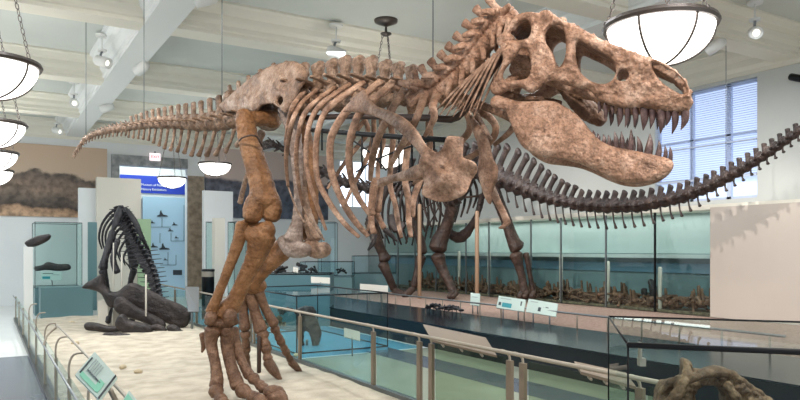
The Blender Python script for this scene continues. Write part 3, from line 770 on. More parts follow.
# --- shoulder blade and plate, both sides
sh = union(poly([(343,112),(345,108),(352,99),(361,91),(365,91),(370,99),(377,106),(393,112),(406,119),(417,130),(427,146),(434,152),(426,163),(419,153),(408,140),(397,130),(386,122),(374,116),(361,113),(350,112)]),)
co = poly([(421,156),(427,148),(437,152),(443,147),(447,137),(452,136),(462,137),(464,140),(463,150),(463,157),(470,160),(476,164),(477,172),(471,181),(466,193),(456,199),(444,202),(432,200),(422,194),(424,181),(419,170)])
co = minus(co, chain([(441,167,1.1),(444,168,1.0)]))
def shw(x, w0): return w0-.12*max(0, (x-400)/75.)
relief(MB(), sh, lambda x, y: body(x, y, shw(x, .56)), NB, .022, 6, .8, .2).build('shoulder_blade', 'bone_rib', rex, clean=True)
relief(MB(), co, lambda x, y: body(x, y, .52-.004*(x-425)+.03*math.sin(x*.13)*math.sin(y*.15)), NB, .035, 16, .8, .3).build('shoulder_plate', 'bone_rib', rex, clean=True)
fc = poly([(470,115),(480,125),(489,142),(493,158),(498,168),(497,180),(493,190),(491,204),(486,200),(481,186),(478,170),(479,150),(473,132)])
relief(MB(), fc, lambda x, y: body(x, y, -.25), NB, .03, 8, .8, .3).build('shoulder_plate', 'bone_rib', rex, clean=True)
MB().ptube([(470,98,6.2,4),(478,118,6.15,4),(489,140,6.1,5)], 8, .6).build('shoulder_blade', 'bone_rib', rex)
b = MB(); b.ptube([(425,168,Wb(425,.5),4),(419,172,Wb(419,.5),8),(408,175,Wb(408,.5),6),(394,178,Wb(394,.5),4),(380,183,Wb(380,.5),5)], 10, .8); b.build('upper_arm_bone', 'bone_rib', rex, remesh=.009, noise=.003)
MB().ptube([(376,180,6.9,5),(373,192,6.9,4.3),(371,208,6.9,4),(372,214,6.9,4.6)], 10, .8).build('forearm_bone', 'bone_rib', rex, remesh=.009, noise=.003)
MB().ptube([(381,183,6.95,3.5),(380,196,6.95,3),(378,211,6.95,3.6)], 8).build('forearm_bone', 'bone_rib', rex)
for pts in ([(371,217,6.9,3.6),(372,226,6.9,3),(374,233,6.88,3.4)], [(377,214,6.95,3.2),(381,222,6.95,2.8),(384,228,6.9,3)]):
    MB().ptube(pts, 8).build('finger_bone', 'bone_rib', rex)
for pts in ([(374,235,6.88,3.2),(373,243,6.85,2.8),(368,250,6.8,.9)], [(385,230,6.9,3),(391,235,6.88,2.8),(397,241,6.86,.9)]):
    MB().ptube(pts, 8).build('finger_claw', 'bone_slab', rex)
MB().ptube([(488,182,6.15,5),(496,198,6.1,4),(503,212,6.05,3.6),(507,222,6.0,4)], 8).build('upper_arm_bone', 'bone_rib', rex, noise=.003)
MB().ptube([(508,222,6.0,3),(504,226,5.98,2.6),(499,228,5.96,1)], 8).build('finger_claw', 'bone_rib', rex)
# --- skull
CA = math.cos(math.radians(19.6)); SA = math.sin(math.radians(19.6))
def Ds(px, w=0.0): return (5.42+w)/(SA*(px-400)/F+CA)
NS = cw(SA, CA, 0)
def skw(x): return float(np.interp(x, [488,560,610,660,692], [.52,.46,.34,.22,.10]))
def sknear(x, y): 
    bul = .045*math.sin(min(1, max(0, (y-20)/90.))*math.pi)
    return pix(x, y, Ds(x, -bul))
def skfar(x, y): p = pix(x, y, Ds(x)); return p+NS*skw(x)
top = [(500,50),(503,36),(510,22),(519,14),(530,12),(540,13),(548,10),(555,15),(563,20),(575,25),(590,33),(605,41),(618,46),(632,51),(648,57),(662,62),(675,70),(685,80),(690,90)]
outl = top + [(692,102),(688,110),(678,112),(655,110),(640,108),(622,108),(608,104),(598,99),(590,91),(578,88),(565,85),(553,81),(545,84),(532,93),(521,88),(510,90),(500,95),(493,94),(490,87),(495,78),(500,68),(503,58)]
sk = minus(poly(outl), poly([(511,33),(518,24),(527,21),(531,28),(529,37),(522,40),(512,40)]),
   poly([(513,60),(521,49),(528,51),(531,66),(528,77),(518,80),(505,80),(504,72)]),
   poly([(547,31),(555,25),(563,28),(566,45),(564,60),(558,67),(553,53),(546,42)]),
   poly([(578,42),(590,47),(603,54),(613,62),(616,71),(612,80),(603,84),(591,81),(580,71),(576,56)]),
   poly([(617,75),(621,70),(627,71),(629,76),(624,81),(618,80)]),
   poly([(652,65),(658,65),(668,69),(678,76),(684,84),(686,92),(681,94),(673,90),(664,84),(656,75)]),
   poly([(506,96),(517,91),(527,93),(533,95),(545,92),(552,94),(545,99),(520,99)]))
skull = relief(MB(), sk, sknear, NS, .042, 5.5, .7, .5).build('skull', 'bone_skull', rex, clean=True)
relief(MB(), sk, skfar, NS, .045, 7, 1.1, .3).build('far_cheek', 'bone_skull', skull, clean=True)
b = MB()
rt = [(512,26),(520,17),(532,15),(548,16),(562,23),(577,29),(592,37),(606,44),(620,50),(634,55),(648,60),(662,66),(674,73),(683,82),(688,92),(689,102),(686,108)]
A = [sknear(x, y) for x, y in rt]; B = [skfar(x, y) for x, y in rt]
for a, c in zip(A, B): b.tube([a, (a+c)/2+Vector((0,0,.008)), c], [.03,.032,.03], 8)
slab(b, A, B, .045)
b.build('skull_roof', 'bone_skull', skull, remesh=.011, noise=.004)
b = MB(); m_ = lambda x, y: (pix(x, y, Ds(x))+NS*skw(x)*.5)
b.ell(m_(522,50), (.16,.12,.14)); b.ell(m_(512,62), (.07,.07,.07)); b.tube([sknear(505,40), m_(512,45), skfar(505,40)], .07, 8); b.tube([sknear(500,88), m_(515,70), skfar(500,88)], .045, 8); b.tube([m_(525,60), m_(560,78), m_(610,95)], [.07,.05,.04], 8)
b.build('braincase', 'bone_skull', skull, remesh=.018, noise=.008)
b = MB()
for x, y, r in ((545,17,8),(551,20,7),(539,24,6),(562,21,5),(572,26,4)): pell(b, x, y, Ds(x)+.02, r, r*.85, r)
b.build('brow_boss', 'bone_skull', skull, remesh=.01, noise=.005)
b = MB(); b.ptube([(500,94,5.75,6),(520,98,5.75,4),(545,100,5.72,3),(560,104,5.7,4)], 8); b.ptube([(560,84,5.75,6),(575,100,5.75,9),(590,112,5.75,11),(603,122,5.7,7)], 10, .6)
b.build('palate_bone', 'bone_foot', skull, remesh=.014, noise=.005)
def tooth(par, x0, y0, x1, y1, w, far=False, D0=None):
    off = NS*(skw(x0)*.93) if far else NS*.012
    k = Ds(x0)/F; q = lambda x, y: pix(x, y, Ds(x))+off
    MB().tube([q(x0, y0-3), q(x0+.3, y0), q(x0+(x1-x0)*.25+.8, y0+(y1-y0)*.5), q(x1, y1)], [w*.46*k, w*.56*k, w*.45*k, w*.06*k], 9, .8, None, 3).build('tooth', 'bone_tooth', par)
up = [(599,105,598,113,4),(605,107,605,122,5),(612,108,612,115,3.5),(620,109,618.5,126,6),(627,109,625,127,6),(635,109,634,127,6.5),(644,109,643,130,9),(652,110,651,127,7),(661,111,660.5,133,9),(668,112,666,125.5,6),(675,112,672,134,7.5),(685,112,681,129.5,8.5)]
for t_ in up: tooth(skull, *t_)
for x, l in ((640,14),(648,15),(656,16),(664,16),(671,17),(678,16),(630,12),(622,11)):
    tooth(skull, x-13, 106, x-13.5, 108+l, 5.5, True)
# --- lower jaw
jn = poly([(491,99),(497,95),(507,98),(518,101),(535,101),(552,101),(562,105),(575,113),(584,122),(591,131),(600,140),(612,146),(626,149),(642,152),(655,155),(667,158),(673,162),(673,168),(667,175),(655,181),(638,184),(622,182),(606,176),(590,168),(574,162),(556,159),(541,157),(530,152),(521,145),(514,132),(509,120),(506,111),(498,109),(491,106)])
def jd(x): return Ds(x)-.03
def jw(x): return float(np.interp(x, [490,560,610,660,674], [.48,.44,.34,.18,.05]))
def jnear(x, y):
    bul = .05*math.sin(min(1, max(0, (y-95-(x-490)*.35)/60.))*math.pi); return pix(x, y, jd(x)-bul*.8)
def jfar(x, y): return pix(x, y, jd(x))+NS*jw(x)
jaw = relief(MB(), jn, jnear, NS, .045, 10, .8, .25).build('lower_jaw', 'bone_skull', rex, clean=True)
relief(MB(), jn, jfar, NS, .035, 9, 1.1, .25).build('far_jaw', 'bone_skull', jaw, clean=True)
b = MB()
for x, y in ((664,170),(658,171),(651,172),(643,172)): b.tube([jnear(x, y), jfar(x, y)], .035, 8)
b.build('chin', 'bone_skull', jaw, remesh=.014)
lo = [(593,138,593,130,4.5),(598,140,597.5,133,4.5),(604,143,603,134,5),(609,145,608,134.5,5),(616,148,614.5,131,6.5),(622,149,621,131,6),(630,151,631,129,7),(640,152,637.5,136,6.5),(648,154,650,133.5,9),(658,157,659,140,6.5),(665,159,665,145,5),(670,161,670,146,5)]
for t_ in lo:
    x0, y0, x1, y1, w = t_; k = jd(x0)/F; q = lambda x, y: pix(x, y, jd(x))+NS*.01
    MB().tube([q(x0, y0+3), q(x0, y0), q((x0+x1)/2+.8, (y0+y1)/2), q(x1, y1)], [w*.46*k, w*.56*k, w*.44*k, w*.06*k], 9, .8, None, 3).build('tooth', 'bone_tooth', jaw)
for x in (600,608,616,624,632,640,647): 
    k = jd(x)/F; q = lambda a, y: pix(a, y, jd(a))+NS*jw(x)*.95
    MB().tube([q(x-14, 146), q(x-14, 141), q(x-13, 134-(x % 3))], [2.2*k, 2.4*k, .3*k], 8).build('tooth', 'bone_tooth', jaw)
# steel armature
mat('armature', (62,46,38), .5, .3)
b = MB(); b.ptube([(239,141,8.1,1.0),(242,138,8.02,1.0),(250,135.5,7.98,1.0),(257,137,8.0,1.0),(262,146,8.1,1.0)], 6); b.build('armature_band', 'armature', rex)
b = MB(); b.tube([pix(259,372,9.4), pix(259,337,9.4)], .03, 8, sub=1); b.build('armature_rod', 'armature', rex)
b = MB(); b.tube([pix(300,118,8.3), pix(360,116,7.1), pix(430,118,6.2), pix(458,117,6.0), pix(480,88,5.85), pix(502,55,5.75)], .032, 8); b.build('armature_beam', 'armature', rex)
b = MB(); b.tube([pix(x, y, Wb(x)) for x, y in ((312,130),(350,133),(400,137),(448,140))], .026, 8, sub=1); b.build('armature_rail', 'black_metal', rex)
for x, y0, y1 in ((322,131,150),(362,134,172),(372,135,185),(381,135,168),(399,137,176),(412,138,182),(434,139,150)):
    MB().tube([pix(x, y0, Wb(x)), pix(x, y1, Wb(x))], .011, 6, sub=1).build('armature_strut', 'black_metal', rex)
MB().tube([pix(356,172,Wb(356)), pix(376,160,Wb(376)), pix(400,150,Wb(400)), pix(432,140,Wb(432))], .01, 6).build('armature_strut', 'black_metal', rex)
MB().tube([pix(352,140,Wb(352)), pix(372,154,Wb(372)), pix(386,170,Wb(386))], .01, 6).build('armature_strut', 'black_metal', rex)
#PART4
# ================================================================ THE DARK LONG-TAILED SKELETON
sv = thing('sauropod_skeleton', 'dark long-tailed four-legged skeleton on the black plinth behind the brown one', 'skeleton', onv(480, 297, 11.3))
SV = vert_template('sauro', 'bone_dark'); SVT = vert_template('thin', 'bone_dark'); SVR = vert_template('rear', 'bone_dark')
st = [(270,143,3.2,5,3),(285,150,3.4,6,4),(300,159,3.6,8,5),(320,171,4.2,9,6),(345,183,5,10,6),(370,189,5.5,12,6),(395,186,6,16,0),(420,176,6.5,22,0),(450,171,7,26,0),(475,172,7,28,0),(500,179,6.5,33,14),(520,188,5.8,31,17),(540,196,5.4,25,17),(560,202,6,19,17),(580,205,6.4,16,17),(605,207,6.6,14,17),(640,206,6.6,13,16),(680,198,6.2,12,14),(710,187,5.8,12,9),(740,171,5.4,11,8),(770,152,4.8,10,7),(800,131,4.0,8,6),(830,108,2.2,4,3),(850,92,1.6,3,2)]
def sd(x): return Dv(x, float(np.interp(x, [270,320,395,480,600,850], [7.4,8.9,10.9,11.3,11.75,11.9])))
def sp(x): return pix(x, interp(x, st)[0], sd(x))
x = 270.0; xs = []
while x < 850: xs.append(x); x += float(np.interp(x, [270,450,520,560,620,700,760,850], [9,10,8.2,7.6,9.6,9.2,8.0,7.0]))
for i, x in enumerate(xs):
    y, r, up_, ch_ = interp(x, st); D = sd(x); k = D/F; t = sp(x+1)-sp(x-1)
    L = (sp(xs[min(i+1, len(xs)-1)])-sp(x)).length*.95 or .2
    me = SV if 390 < x < 790 else SVT
    if x > 572: me = SVR
    zs = up_*k/1.7 if me is SV else r*k*2.1
    up = (0, 0, 1) if x > 480 else (0, 0, 1)
    vplace(sv, 'tail_vertebra' if x > 490 else ('back_vertebra' if x > 395 else 'neck_vertebra'), me, sp(x), t, up, (L, r*k*2.1, max(zs, r*k*1.5)))
    if x > 448 and ch_ > 1:
        c = sp(x)-Vector((0,0,r*k*.7)); l = ch_*k; tn = t.normalized()
        MB().tube([c, c-Vector((0,0,l*.55))+tn*l*.08, c-Vector((0,0,l))+tn*l*.25], [.022*14/D*1.3,.02,.042], 7, .7).build('chevron', 'bone_dark', sv)
LS = Vector((-1, 0, 0))                                        # towards the viewer's aisle
for i, x in enumerate(range(384, 474, 6)):                     # rib cage, both sides
    y = interp(x, st)[0]; p = sp(x); h = [44,52,58,62,64,64,62,60,58,54,50,46,42,36,32,28][i]*sd(x)/F
    for s in (1, -1):
        MB().tube([p+LS*s*.1, p+LS*s*.42-Vector((0,0,h*.25)), p+LS*s*.5-Vector((0,.03,h*.62)), p+LS*s*.3-Vector((0,.1,h))], [.055,.05,.045,.03], 7, .55).build('rib', 'bone_dark', sv)
b = MB(); b.ptube([(272,144,Du(272,16.3)*0+sd(272),4),(262,146,sd(262),4.5),(252,152,sd(252),3)], 10, .8); b.build('skull', 'bone_dark', sv, remesh=.03, noise=.01)
b = MB(); b.ptube([(447,163,20,8),(468,158,19.3,11),(492,166,18.5,8)], 10, .5); b.ptube([(462,190,19.6,5),(452,215,19.9,4),(449,232,20,5),(462,237,19.7,6),(476,218,19.2,3.5),(482,195,19,4)], 9, .7); b.ptube([(470,172,18.9,9),(462,190,19,9),(452,205,19.2,6)], 9, .5); b.ptube([(484,176,18.5,8),(492,190,18.4,8),(500,205,18.3,5)], 9, .5)
b.build('hip_bone', 'bone_dark', sv, remesh=.03, noise=.01)
def leg(parts, m='bone_darkbrown'):
    for nm, pts in parts: 
        b = MB(); b.ptube(pts, 12, .85, None, 4); b.build(nm, m, sv, remesh=.024, noise=.008)
leg([('thigh_bone', [(458,178,19.2,8),(454,200,19.3,7),(447,225,19.5,6.5),(440,240,19.6,9),(438,248,19.6,10)]),
     ('shin_bone', [(438,256,19.6,8),(441,266,19.6,6),(449,282,19.5,4.5),(454,294,19.4,5)])])
leg([('thigh_bone', [(488,172,18.1,8),(496,195,18.1,6.5),(506,220,18.1,6),(513,240,18.1,7),(517,247,18.1,9)]),
     ('shin_bone', [(516,255,18.1,7.5),(519,266,18.1,5),(523,282,18.1,4.2),(525,297,18.1,5.5)]),
     ('fibula', [(526,254,18.2,3.6),(529,270,18.2,2.6),(534,297,18.2,3.4)])])
leg([('upper_arm_bone', [(371,222,20.7,7),(376,238,20.7,6),(382,252,20.8,5),(385,259,20.8,7)]),
     ('lower_arm_bone', [(383,264,20.8,6),(388,275,20.8,4.5),(394,289,20.9,4)]), ('foot_bone', [(393,290,20.9,3),(400,293,20.7,4),(406,296,20.5,2.5)])])
leg([('upper_arm_bone', [(412,205,20.2,6),(416,225,20.2,4.5),(421,243,20.2,5),(422,252,20.2,6)]),
     ('lower_arm_bone', [(421,257,20.2,5.5),(418,270,20.2,4.2),(414,286,20.2,4)]), ('foot_bone', [(414,288,20.2,3),(408,293,20,4),(403,296,19.9,2.5)])])
for px, D in ((452,19.2),(456,19.1),(527,17.9),(534,17.9),(522,17.9)): MB().ptube([(px,293,D,3),(px-3,297,D-.2,2.5)], 8).build('toe_bone', 'bone_darkbrown', sv)
b = MB(); b.ptube([(396,166,20.3,4),(385,188,20.4,5),(376,208,20.5,6),(372,222,20.6,8)], 9, .4); b.build('shoulder_blade', 'bone_dark', sv, remesh=.03)
b = MB(); b.ptube([(392,215,20.1,5),(398,227,20.1,9),(404,224,20.1,5)], 9, .5); b.build('breast_plate', 'bone_dark', sv, remesh=.03)
b = MB(); bar(b, pix(405,222,20), pix(440,198,19.8), .022); bar(b, pix(440,200,19.5), pix(478,196,18.9), .03); bar(b, pix(425,232,20), pix(440,205,19.7), .022)
b.build('armature_rods', 'armature', sv)
for px, yt, D in ((419.5,205,19.3),(477,212,18.2)):
    a = pix(px, 250, D); zt = pix(px, yt, D).z
    tag(MB().tube([(a.x,a.y,.44),(a.x,a.y,zt)], .055, 10, sub=1).build('support_pole', 'beige_pole'), 'slim beige pole propping the dark skeleton, %s' % ('nearer its forelegs' if px < 450 else 'between its hind legs'), 'pole')

# ================================================================ SMALL BLACK SKELETON OVER LOOSE BONES
al = thing('small_theropod_skeleton', 'small black skeleton bending down over loose dark bones on the sand', 'skeleton', onz(125, 326, 0))
AV = vert_template('tail', 'bone_black'); AN = vert_template('thin', 'bone_black')
ap = [(119,209,16.7,3.4),(121,215,16.7,4.2),(124,222,16.65,4.6),(128,231,16.55,4.6),(133,241,16.45,4.4),(139,251,16.3,4.2),(145,261,16.15,3.8),(150,271,16,3.4),(154,282,15.9,3.0),(157,294,15.8,2.6),(160,307,15.7,2.2),(161.5,321,15.6,1.6)]
def aat(t):
    i = t*(len(ap)-1); c = [float(np.interp(i, range(len(ap)), [q[k] for q in ap])) for k in range(4)]; return c
for i in range(27):
    t = i/26; x, y, D, r = aat(t); a = aat(min(1, t+.03)); c = aat(max(0, t-.03)); k = D/F
    tv = pix(*a[:3])-pix(*c[:3])
    vplace(al, 'tail_vertebra' if t > .3 else 'back_vertebra', AV, pix(x, y, D), tv, (.35,-1,.5), (.108, (r*5.2 if t > .45 else r*3.4)*k, r*1.5*k))
for i in range(8):                                            # near rib cage curving to the left
    x, y, D, _ = aat(i*.055); s = 1-i*.05
    MB().ptube([(x-1,y,D,1.4),(x-9*s,y+4,D-.2,1.5),(x-17*s,y+15,D-.3,1.3),(x-20*s+i,y+29-i,D-.3,1.1),(x-17*s+i,y+40-i*2,D-.2,.7)], 7, .6).build('rib', 'bone_black', al)
for i in range(6):
    x, y, D, _ = aat(i*.06)
    MB().ptube([(x+2,y,D,1.3),(x+13,y+6,D-.1,1.4),(x+20,y+17,D,1.1),(x+22,y+28,D+.1,.8)], 7, .6).build('rib', 'bone_black', al)
relief(MB(), poly([(119,206),(123,210),(121,220),(116,229),(111,233),(112,224),(115,213)]), lambda x, y: pix(x, y, 16.3), cw(0,1,0), .03, 3, .8).build('hip_blade', 'bone_black', al, clean=True)
relief(MB(), poly([(125,207),(130,210),(136,218),(141,228),(143,240),(139,236),(133,224),(127,214)]), lambda x, y: pix(x, y, 16.25), cw(0,1,0), .03, 3, .8).build('hip_blade', 'bone_black', al, clean=True)
def aleg(nm, pts): b = MB(); b.ptube(pts, 9, .8); b.build(nm, 'bone_black', al, remesh=.02, noise=.006)
aleg('thigh_bone', [(113,232,16.3,4),(109,246,16.2,4),(105,258,16.1,3.5),(103,268,16.1,5)])
aleg('shin_bone', [(103,271,16.1,4.5),(106,283,16.2,3),(108,296,16.3,3),(107,318,16.3,3.5)])
aleg('thigh_bone', [(128,236,16.6,4),(131,252,16.6,4),(134,266,16.6,5)])
aleg('shin_bone', [(134,270,16.6,4),(130,285,16.7,3),(133,305,16.7,3),(132,322,16.7,3.5)])
aleg('shoulder_blade', [(118,240,16.2,3),(113,258,16.1,3),(117,272,16.1,4)])
aleg('neck', [(112,300,16.4,3.2),(110,310,16.2,3.5),(108,322,16.0,3.5)])
def loose(name, label, outl, D0, m='bone_slab', th=.10, dx=0.0, R_=5):
    th *= .75
    f = lambda x, y: pix(x, y, D0+dx*(x-outl[0][0]))
    b = MB(); relief(b, poly(outl), f, cw(0,1,0), th, R_, .9, .25); return tag(b.build(name, m, None, clean=True), label, 'bone')
loose('large_hip_bone', 'big dark flaring bone slab lying tilted beneath the black skeleton', [(82,288),(86,283),(93,279),(101,274),(104,276),(106,284),(111,291),(118,291),(126,285),(135,283),(150,290),(165,298),(180,304),(190,311),(191,318),(187,326),(178,328),(166,323),(152,319),(136,312),(122,303),(113,308),(107,305),(101,294),(92,290)], 15.6, th=.13)
loose('thigh_bone', 'smooth dark limb bone leaning under the flaring slab', [(115,299),(121,296),(127,299),(138,307),(150,313),(163,320),(166,326),(160,329),(150,325),(136,320),(122,316),(114,309)], 15.3, th=.10)
loose('long_bone', 'dark rod-like bone with a blunt left end flat on the sand', [(84,325),(88,322),(98,323),(110,326),(122,325),(122,331),(108,332),(94,331),(86,330)], 14.9)
loose('vertebra_block', 'chunky dark vertebra lying in front of the loose bones', [(118,316),(124,314),(130,320),(140,322),(150,325),(153,331),(148,337),(138,338),(128,336),(120,331),(115,325)], 14.8, th=.13)
loose('flat_bone', 'low flat dark bone at the front edge of the pile', [(102,335),(108,332),(120,333),(130,334),(128,338),(114,339),(104,339)], 14.4, th=.08, R_=3)
loose('vertebra_block', 'knobbly dark vertebra right of the pile under the slab tip', [(168,325),(176,325),(182,330),(188,333),(187,337),(180,337),(173,334),(167,330)], 14.9, th=.1, R_=4)
loose('rib_fragment', 'short dark rib between vertebra and right knobbly bone', [(150,326),(158,324),(166,328),(166,332),(158,331),(151,330)], 14.9, th=.06, R_=3)
for px, y0, y1, D, w in ((122,255,290,15.9,.03),(113.5,243,296,16.0,.02),(146,275,316,15.2,.03)):
    tag(MB().tube([pix(px,y0,D), pix(px,y1,D)], w*.65, 8, sub=1).build('support_rod', 'cream_plinth'), {122:'white rod behind the black ribs left of centre', 113.5:'thin white rod by the black skeleton left leg', 146:'white rod standing in front of the flaring slab'}[px], 'rod')
def blockp(name, label, px, py0, py1, wpx, m, cat):
    D = EYE*F/(py1-HOR); c = pix(px, py1, D); w = wpx*D/F/2; h = (py1-py0)*D/F
    return tag(obox(MB(), c+Vector((0,0,h/2)), cw(w,0,0), cw(0,w,0), (0,0,h/2)).build(name, m, sm=False), label, cat)
blockp('pedestal', 'cream pedestal under the flared left end of the slab', 105, 300, 327, 10, 'cream_plinth', 'pedestal')
blockp('pedestal', 'cream pedestal block in the gap of the dark bones', 119, 309, 325, 9, 'cream_plinth', 'pedestal')
def rock(px, py, r, label, m='bone_case'):
    D = (EYE-.05)*F/(py-HOR); c = pix(px, py, D); R_ = Matrix.Rotation(px, 3, 'Z')
    tag(MB().ell(c, (r*D/F, r*.7*D/F, r*.6*D/F), 9, 6, R_).build('stone', m, noise=.012), label, 'stone')
mat('sandstone', (200,184,156), .9, var=.1, scale=12, bump=.4)
for px, py, r, l in ((66,315,2.4,'small pale stone at the far left of the sand'),(72,322,2.6,'pale stone just right of the smallest far one'),(75,343,4,'pale stone beside the curved rail brackets'),(123,367,4.2,'rounded pale stone left of the pair in the sand'),(138,371,4.2,'angular pale stone right of the pair in the sand'),(296,355,3.2,'white pebble at the foot of the glass case'),(121,322,2,'tiny stone under the dark bones')):
    rock(px, py, r, l, 'sandstone')

# ================================================================ PENDANT LAMPS
def make_lamp(drop, label, group='bowl pendant lamps'):
    R = .52; t = thing('pendant_lamp', label, 'lamp', (0,0,0), group)
    MB().lathe([(R*math.cos(a), -.40*math.sin(a)) for a in [math.pi/2*i/10 for i in range(11)]], n=40).build('glass_bowl', 'lamp_glass', t)
    MB().lathe([(R-.01,-.03),(R+.03,-.03),(R+.045,0),(R+.03,.035),(R-.01,.035),(R-.01,-.03)], n=40).build('rim_ring', 'lamp_ring', t, sm=False)
    for k in range(6):
        a = math.pi/3*k+.3
        MB().tube([((R+.008)*math.cos(p)*math.cos(a), (R+.008)*math.cos(p)*math.sin(a), -.408*math.sin(p)) for p in [math.pi/2*i/6 for i in range(7)]], .013, 5).build('rib', 'lamp_ring', t)
    for k in range(3):
        a = math.pi*2/3*k+.5; p0 = Vector((R*math.cos(a), R*math.sin(a), .03)); p1 = Vector((.07*math.cos(a), .07*math.sin(a), drop-.32)); b = MB(); n = max(8, int((p1-p0).length/.07))
        d = (p1-p0)/n; s = d.cross(Vector((0,0,1))).normalized(); q = d.cross(s).normalized()
        for i in range(n):
            c = p0+d*(i+.5); v = s if i % 2 else q; e = d*.62
            b.tube([c-e, c-e*.5+v*.018, c+e*.5+v*.018, c+e, c+e*.5-v*.018, c-e*.5-v*.018, c-e], .006, 4, sub=1, caps=False)
        b.build('chain', 'lamp_ring', t)
        b = MB().ell((R*math.cos(a)*1.04, R*math.sin(a)*1.04, .02), .03, 8, 6); b.build('chain_lug', 'lamp_ring', t)
    MB().lathe([(.0,drop-.36),(.05,drop-.35),(.12,drop-.31),(.12,drop-.29),(.03,drop-.26),(.02,drop-.14),(.0,drop-.13)], n=16).build('chain_hub', 'lamp_ring', t)
    MB().lathe([(.0,drop-.16),(.04,drop-.14),(.16,drop-.09),(.25,drop-.05),(.26,drop),(.0,drop)], n=24).build('canopy', 'lamp_ring', t)
    return t
def lamp_at(px, py, D, label, s=1.0, light=60):
    p = pix(px, py, D); ztop = CEIL if True else 0
    ztop = BEAM if abs(p.x-2.55) < .2 or abs(p.x-9.1) < .2 else CEIL
    t = make_lamp((ztop-p.z)/s, label); place(t, T(p, s=s))
    for o in t.children:
        pass
    lamp('POINT', 'lamp_light', (p.x, p.y, p.z+.1*s), light, (1.0,.98,.95), size=.5)
lamp_at(660, 26, 6.95, 'largest glowing bowl lamp, right behind the brown snout', light=14)
lamp_at(-12, 64, 7.9, 'big glowing bowl lamp cut by the upper left edge', light=14)
lamp_at(-9, 124, 11.7, 'second bowl lamp down the left edge', light=16)
lamp_at(-9, 153, 15.2, 'third bowl lamp down the left edge', light=16)
lamp_at(-9, 171, 18.6, 'lowest and smallest bowl lamp on the left edge', light=16)
lamp_at(172, 178, 21.5, 'small bowl lamp in front of the blue banner', .8, light=16)
lamp_at(215, 164, 18.5, 'bowl lamp hanging just left of the brown thigh bone', .8, light=16)
lamp_at(386, 150, 12.9, 'bowl lamp glowing through the brown ribs under the dark round canopy', .86, light=14)
# ceiling spotlights
def make_spot():
    t = thing('ceiling_spotlight', 'x', 'spotlight', (0,0,0), 'white ceiling spotlights')
    MB().lathe([(0,.21),(.1,.21),(.11,.24),(0,.24)], n=16).build('ceiling_plate', 'white_enamel', t, sm=False); MB().tube([(0,0,.22),(0,0,-.02)], .012, 6, sub=1).build('drop_rod', 'white_enamel', t)
    MB().lathe([(0,-.03),(.07,-.03),(.08,0),(0,0)], n=16).build('swivel', 'white_enamel', t, sm=False)
    MB().tube([(0,0,-.02),(.03,0,-.1),(.0,0,-.16)], .018, 8).build('arm', 'grey_metal', t)
    R_ = Matrix.Rotation(1.25, 3, 'Y'); b = MB(); b.lathe([(.0,.17),(.05,.17),(.085,.12),(.09,-.12),(.07,-.12),(.065,-.08),(.0,-.08)], n=16)
    b.v = [tuple(R_ @ Vector(v)+Vector((-.02,0,-.2))) for v in b.v]; b.build('lamp_head', 'white_enamel', t)
    b = MB(); b.lathe([(0,-.09),(.045,-.09)], n=16); b.v = [tuple(R_ @ Vector(v)+Vector((-.02,0,-.2))) for v in b.v]; b.build('lens', 'spot_lens', t)
    return t
s0 = make_spot()
spots = [(102,62,5.98,'spotlight on the left ceiling bay beside the long beam'),(142,68,5.98,'spotlight just right of the long ceiling beam'),(74,103,5.98,'bright spotlight left of the beam, halfway down it'),(107,108,5.98,'spotlight near the tail right of the beam'),(57,131,5.98,'most distant spotlight low on the left ceiling'),(336,53,5.98,'spotlight above the back vertebrae'),(755,33,5.98,'spotlight on the right cross beam near the corner'),(716,46,5.98,'twin-headed small spotlight right of the large bowl lamp'),(206,-1,5.98,'spotlight at the very top edge above the tail'),(399,75,5.98,'x')]
for i, (px, py, z, l) in enumerate(spots[:-1]):
    p = pix(px, py, (5.50-EYE)*F/(HOR-py)); M = T((p.x, p.y, 5.74), s=1.2, rz=px*.7)
    if i == 0: place(s0, M); s0['label'] = l
    else: dup(s0, M, l)
t = thing('wall_spotlight', 'small black spotlight high on the right wall at the picture edge', 'spotlight', onv(797, 80, 13.7))
c = onv(797, 78, 13.62); b = MB(); b.tube([c+Vector((0,-.12,-.05)), c+Vector((0,.12,.05))], .07, 12, sub=1); b.build('lamp_head', 'black_metal', t); MB().tube([c, c+Vector((.2,0,0))], .02, 6, sub=1).build('bracket', 'black_metal', t)
# suspension cables
for px, yb, D, l in ((86,139,Wt(86),'thin cable holding the tip of the brown tail'),(144,118,Wt(144),'thin cable holding the middle of the brown tail'),(222,96,Wt(222),'thin cable holding the thick root of the brown tail'),(433,84,5.9,'thin cable above the brown neck base'),(726,172,sd(726),'thin cable holding the dark rising tail at right')):
    p = pix(px, yb, D); tag(MB().tube([(p.x,p.y,p.z),(p.x,p.y,CEIL)], .006, 6, sub=1, caps=False).build('suspension_cable', 'grey_metal'), l, 'cable')

# ================================================================ GLASS BARRIERS
lb = thing('glass_barrier', 'glass barrier with double rail along the left edge of the sand', 'barrier', (.66, 8, 0))
posts = (4.2, 5.6, 7.0, 8.4, 10.0, 11.8, 13.8, 16, 18, 20)
for i, u in enumerate(posts):
    MB().box(.645, .675, u-.03, u+.03, .0, .62).build('post', 'satin_steel', lb, sm=False)
    if i: MB().box(.655, .665, posts[i-1]+.05, u-.05, .06, .64).build('glass_panel', 'clear_glass', lb, sm=False)
    if u < 15: MB().tube([(.66,u,.62),(.66,u+.02,.74),(.70,u+.03,.83),(.78,u,.845)], .010, 6).build('rail_bracket', 'satin_steel', lb)
MB().tube([(.60,3.6,.65),(.60,20,.65)], .012, 8, sub=1).build('lower_rail', 'grey_metal', lb)
MB().tube([(.60,9.3,.65),(.64,9.42,.75),(.74,9.45,.84),(.78,9.3,.85),(.78,3.6,.85)], .013, 8, sub=2).build('upper_rail', 'satin_steel', lb)
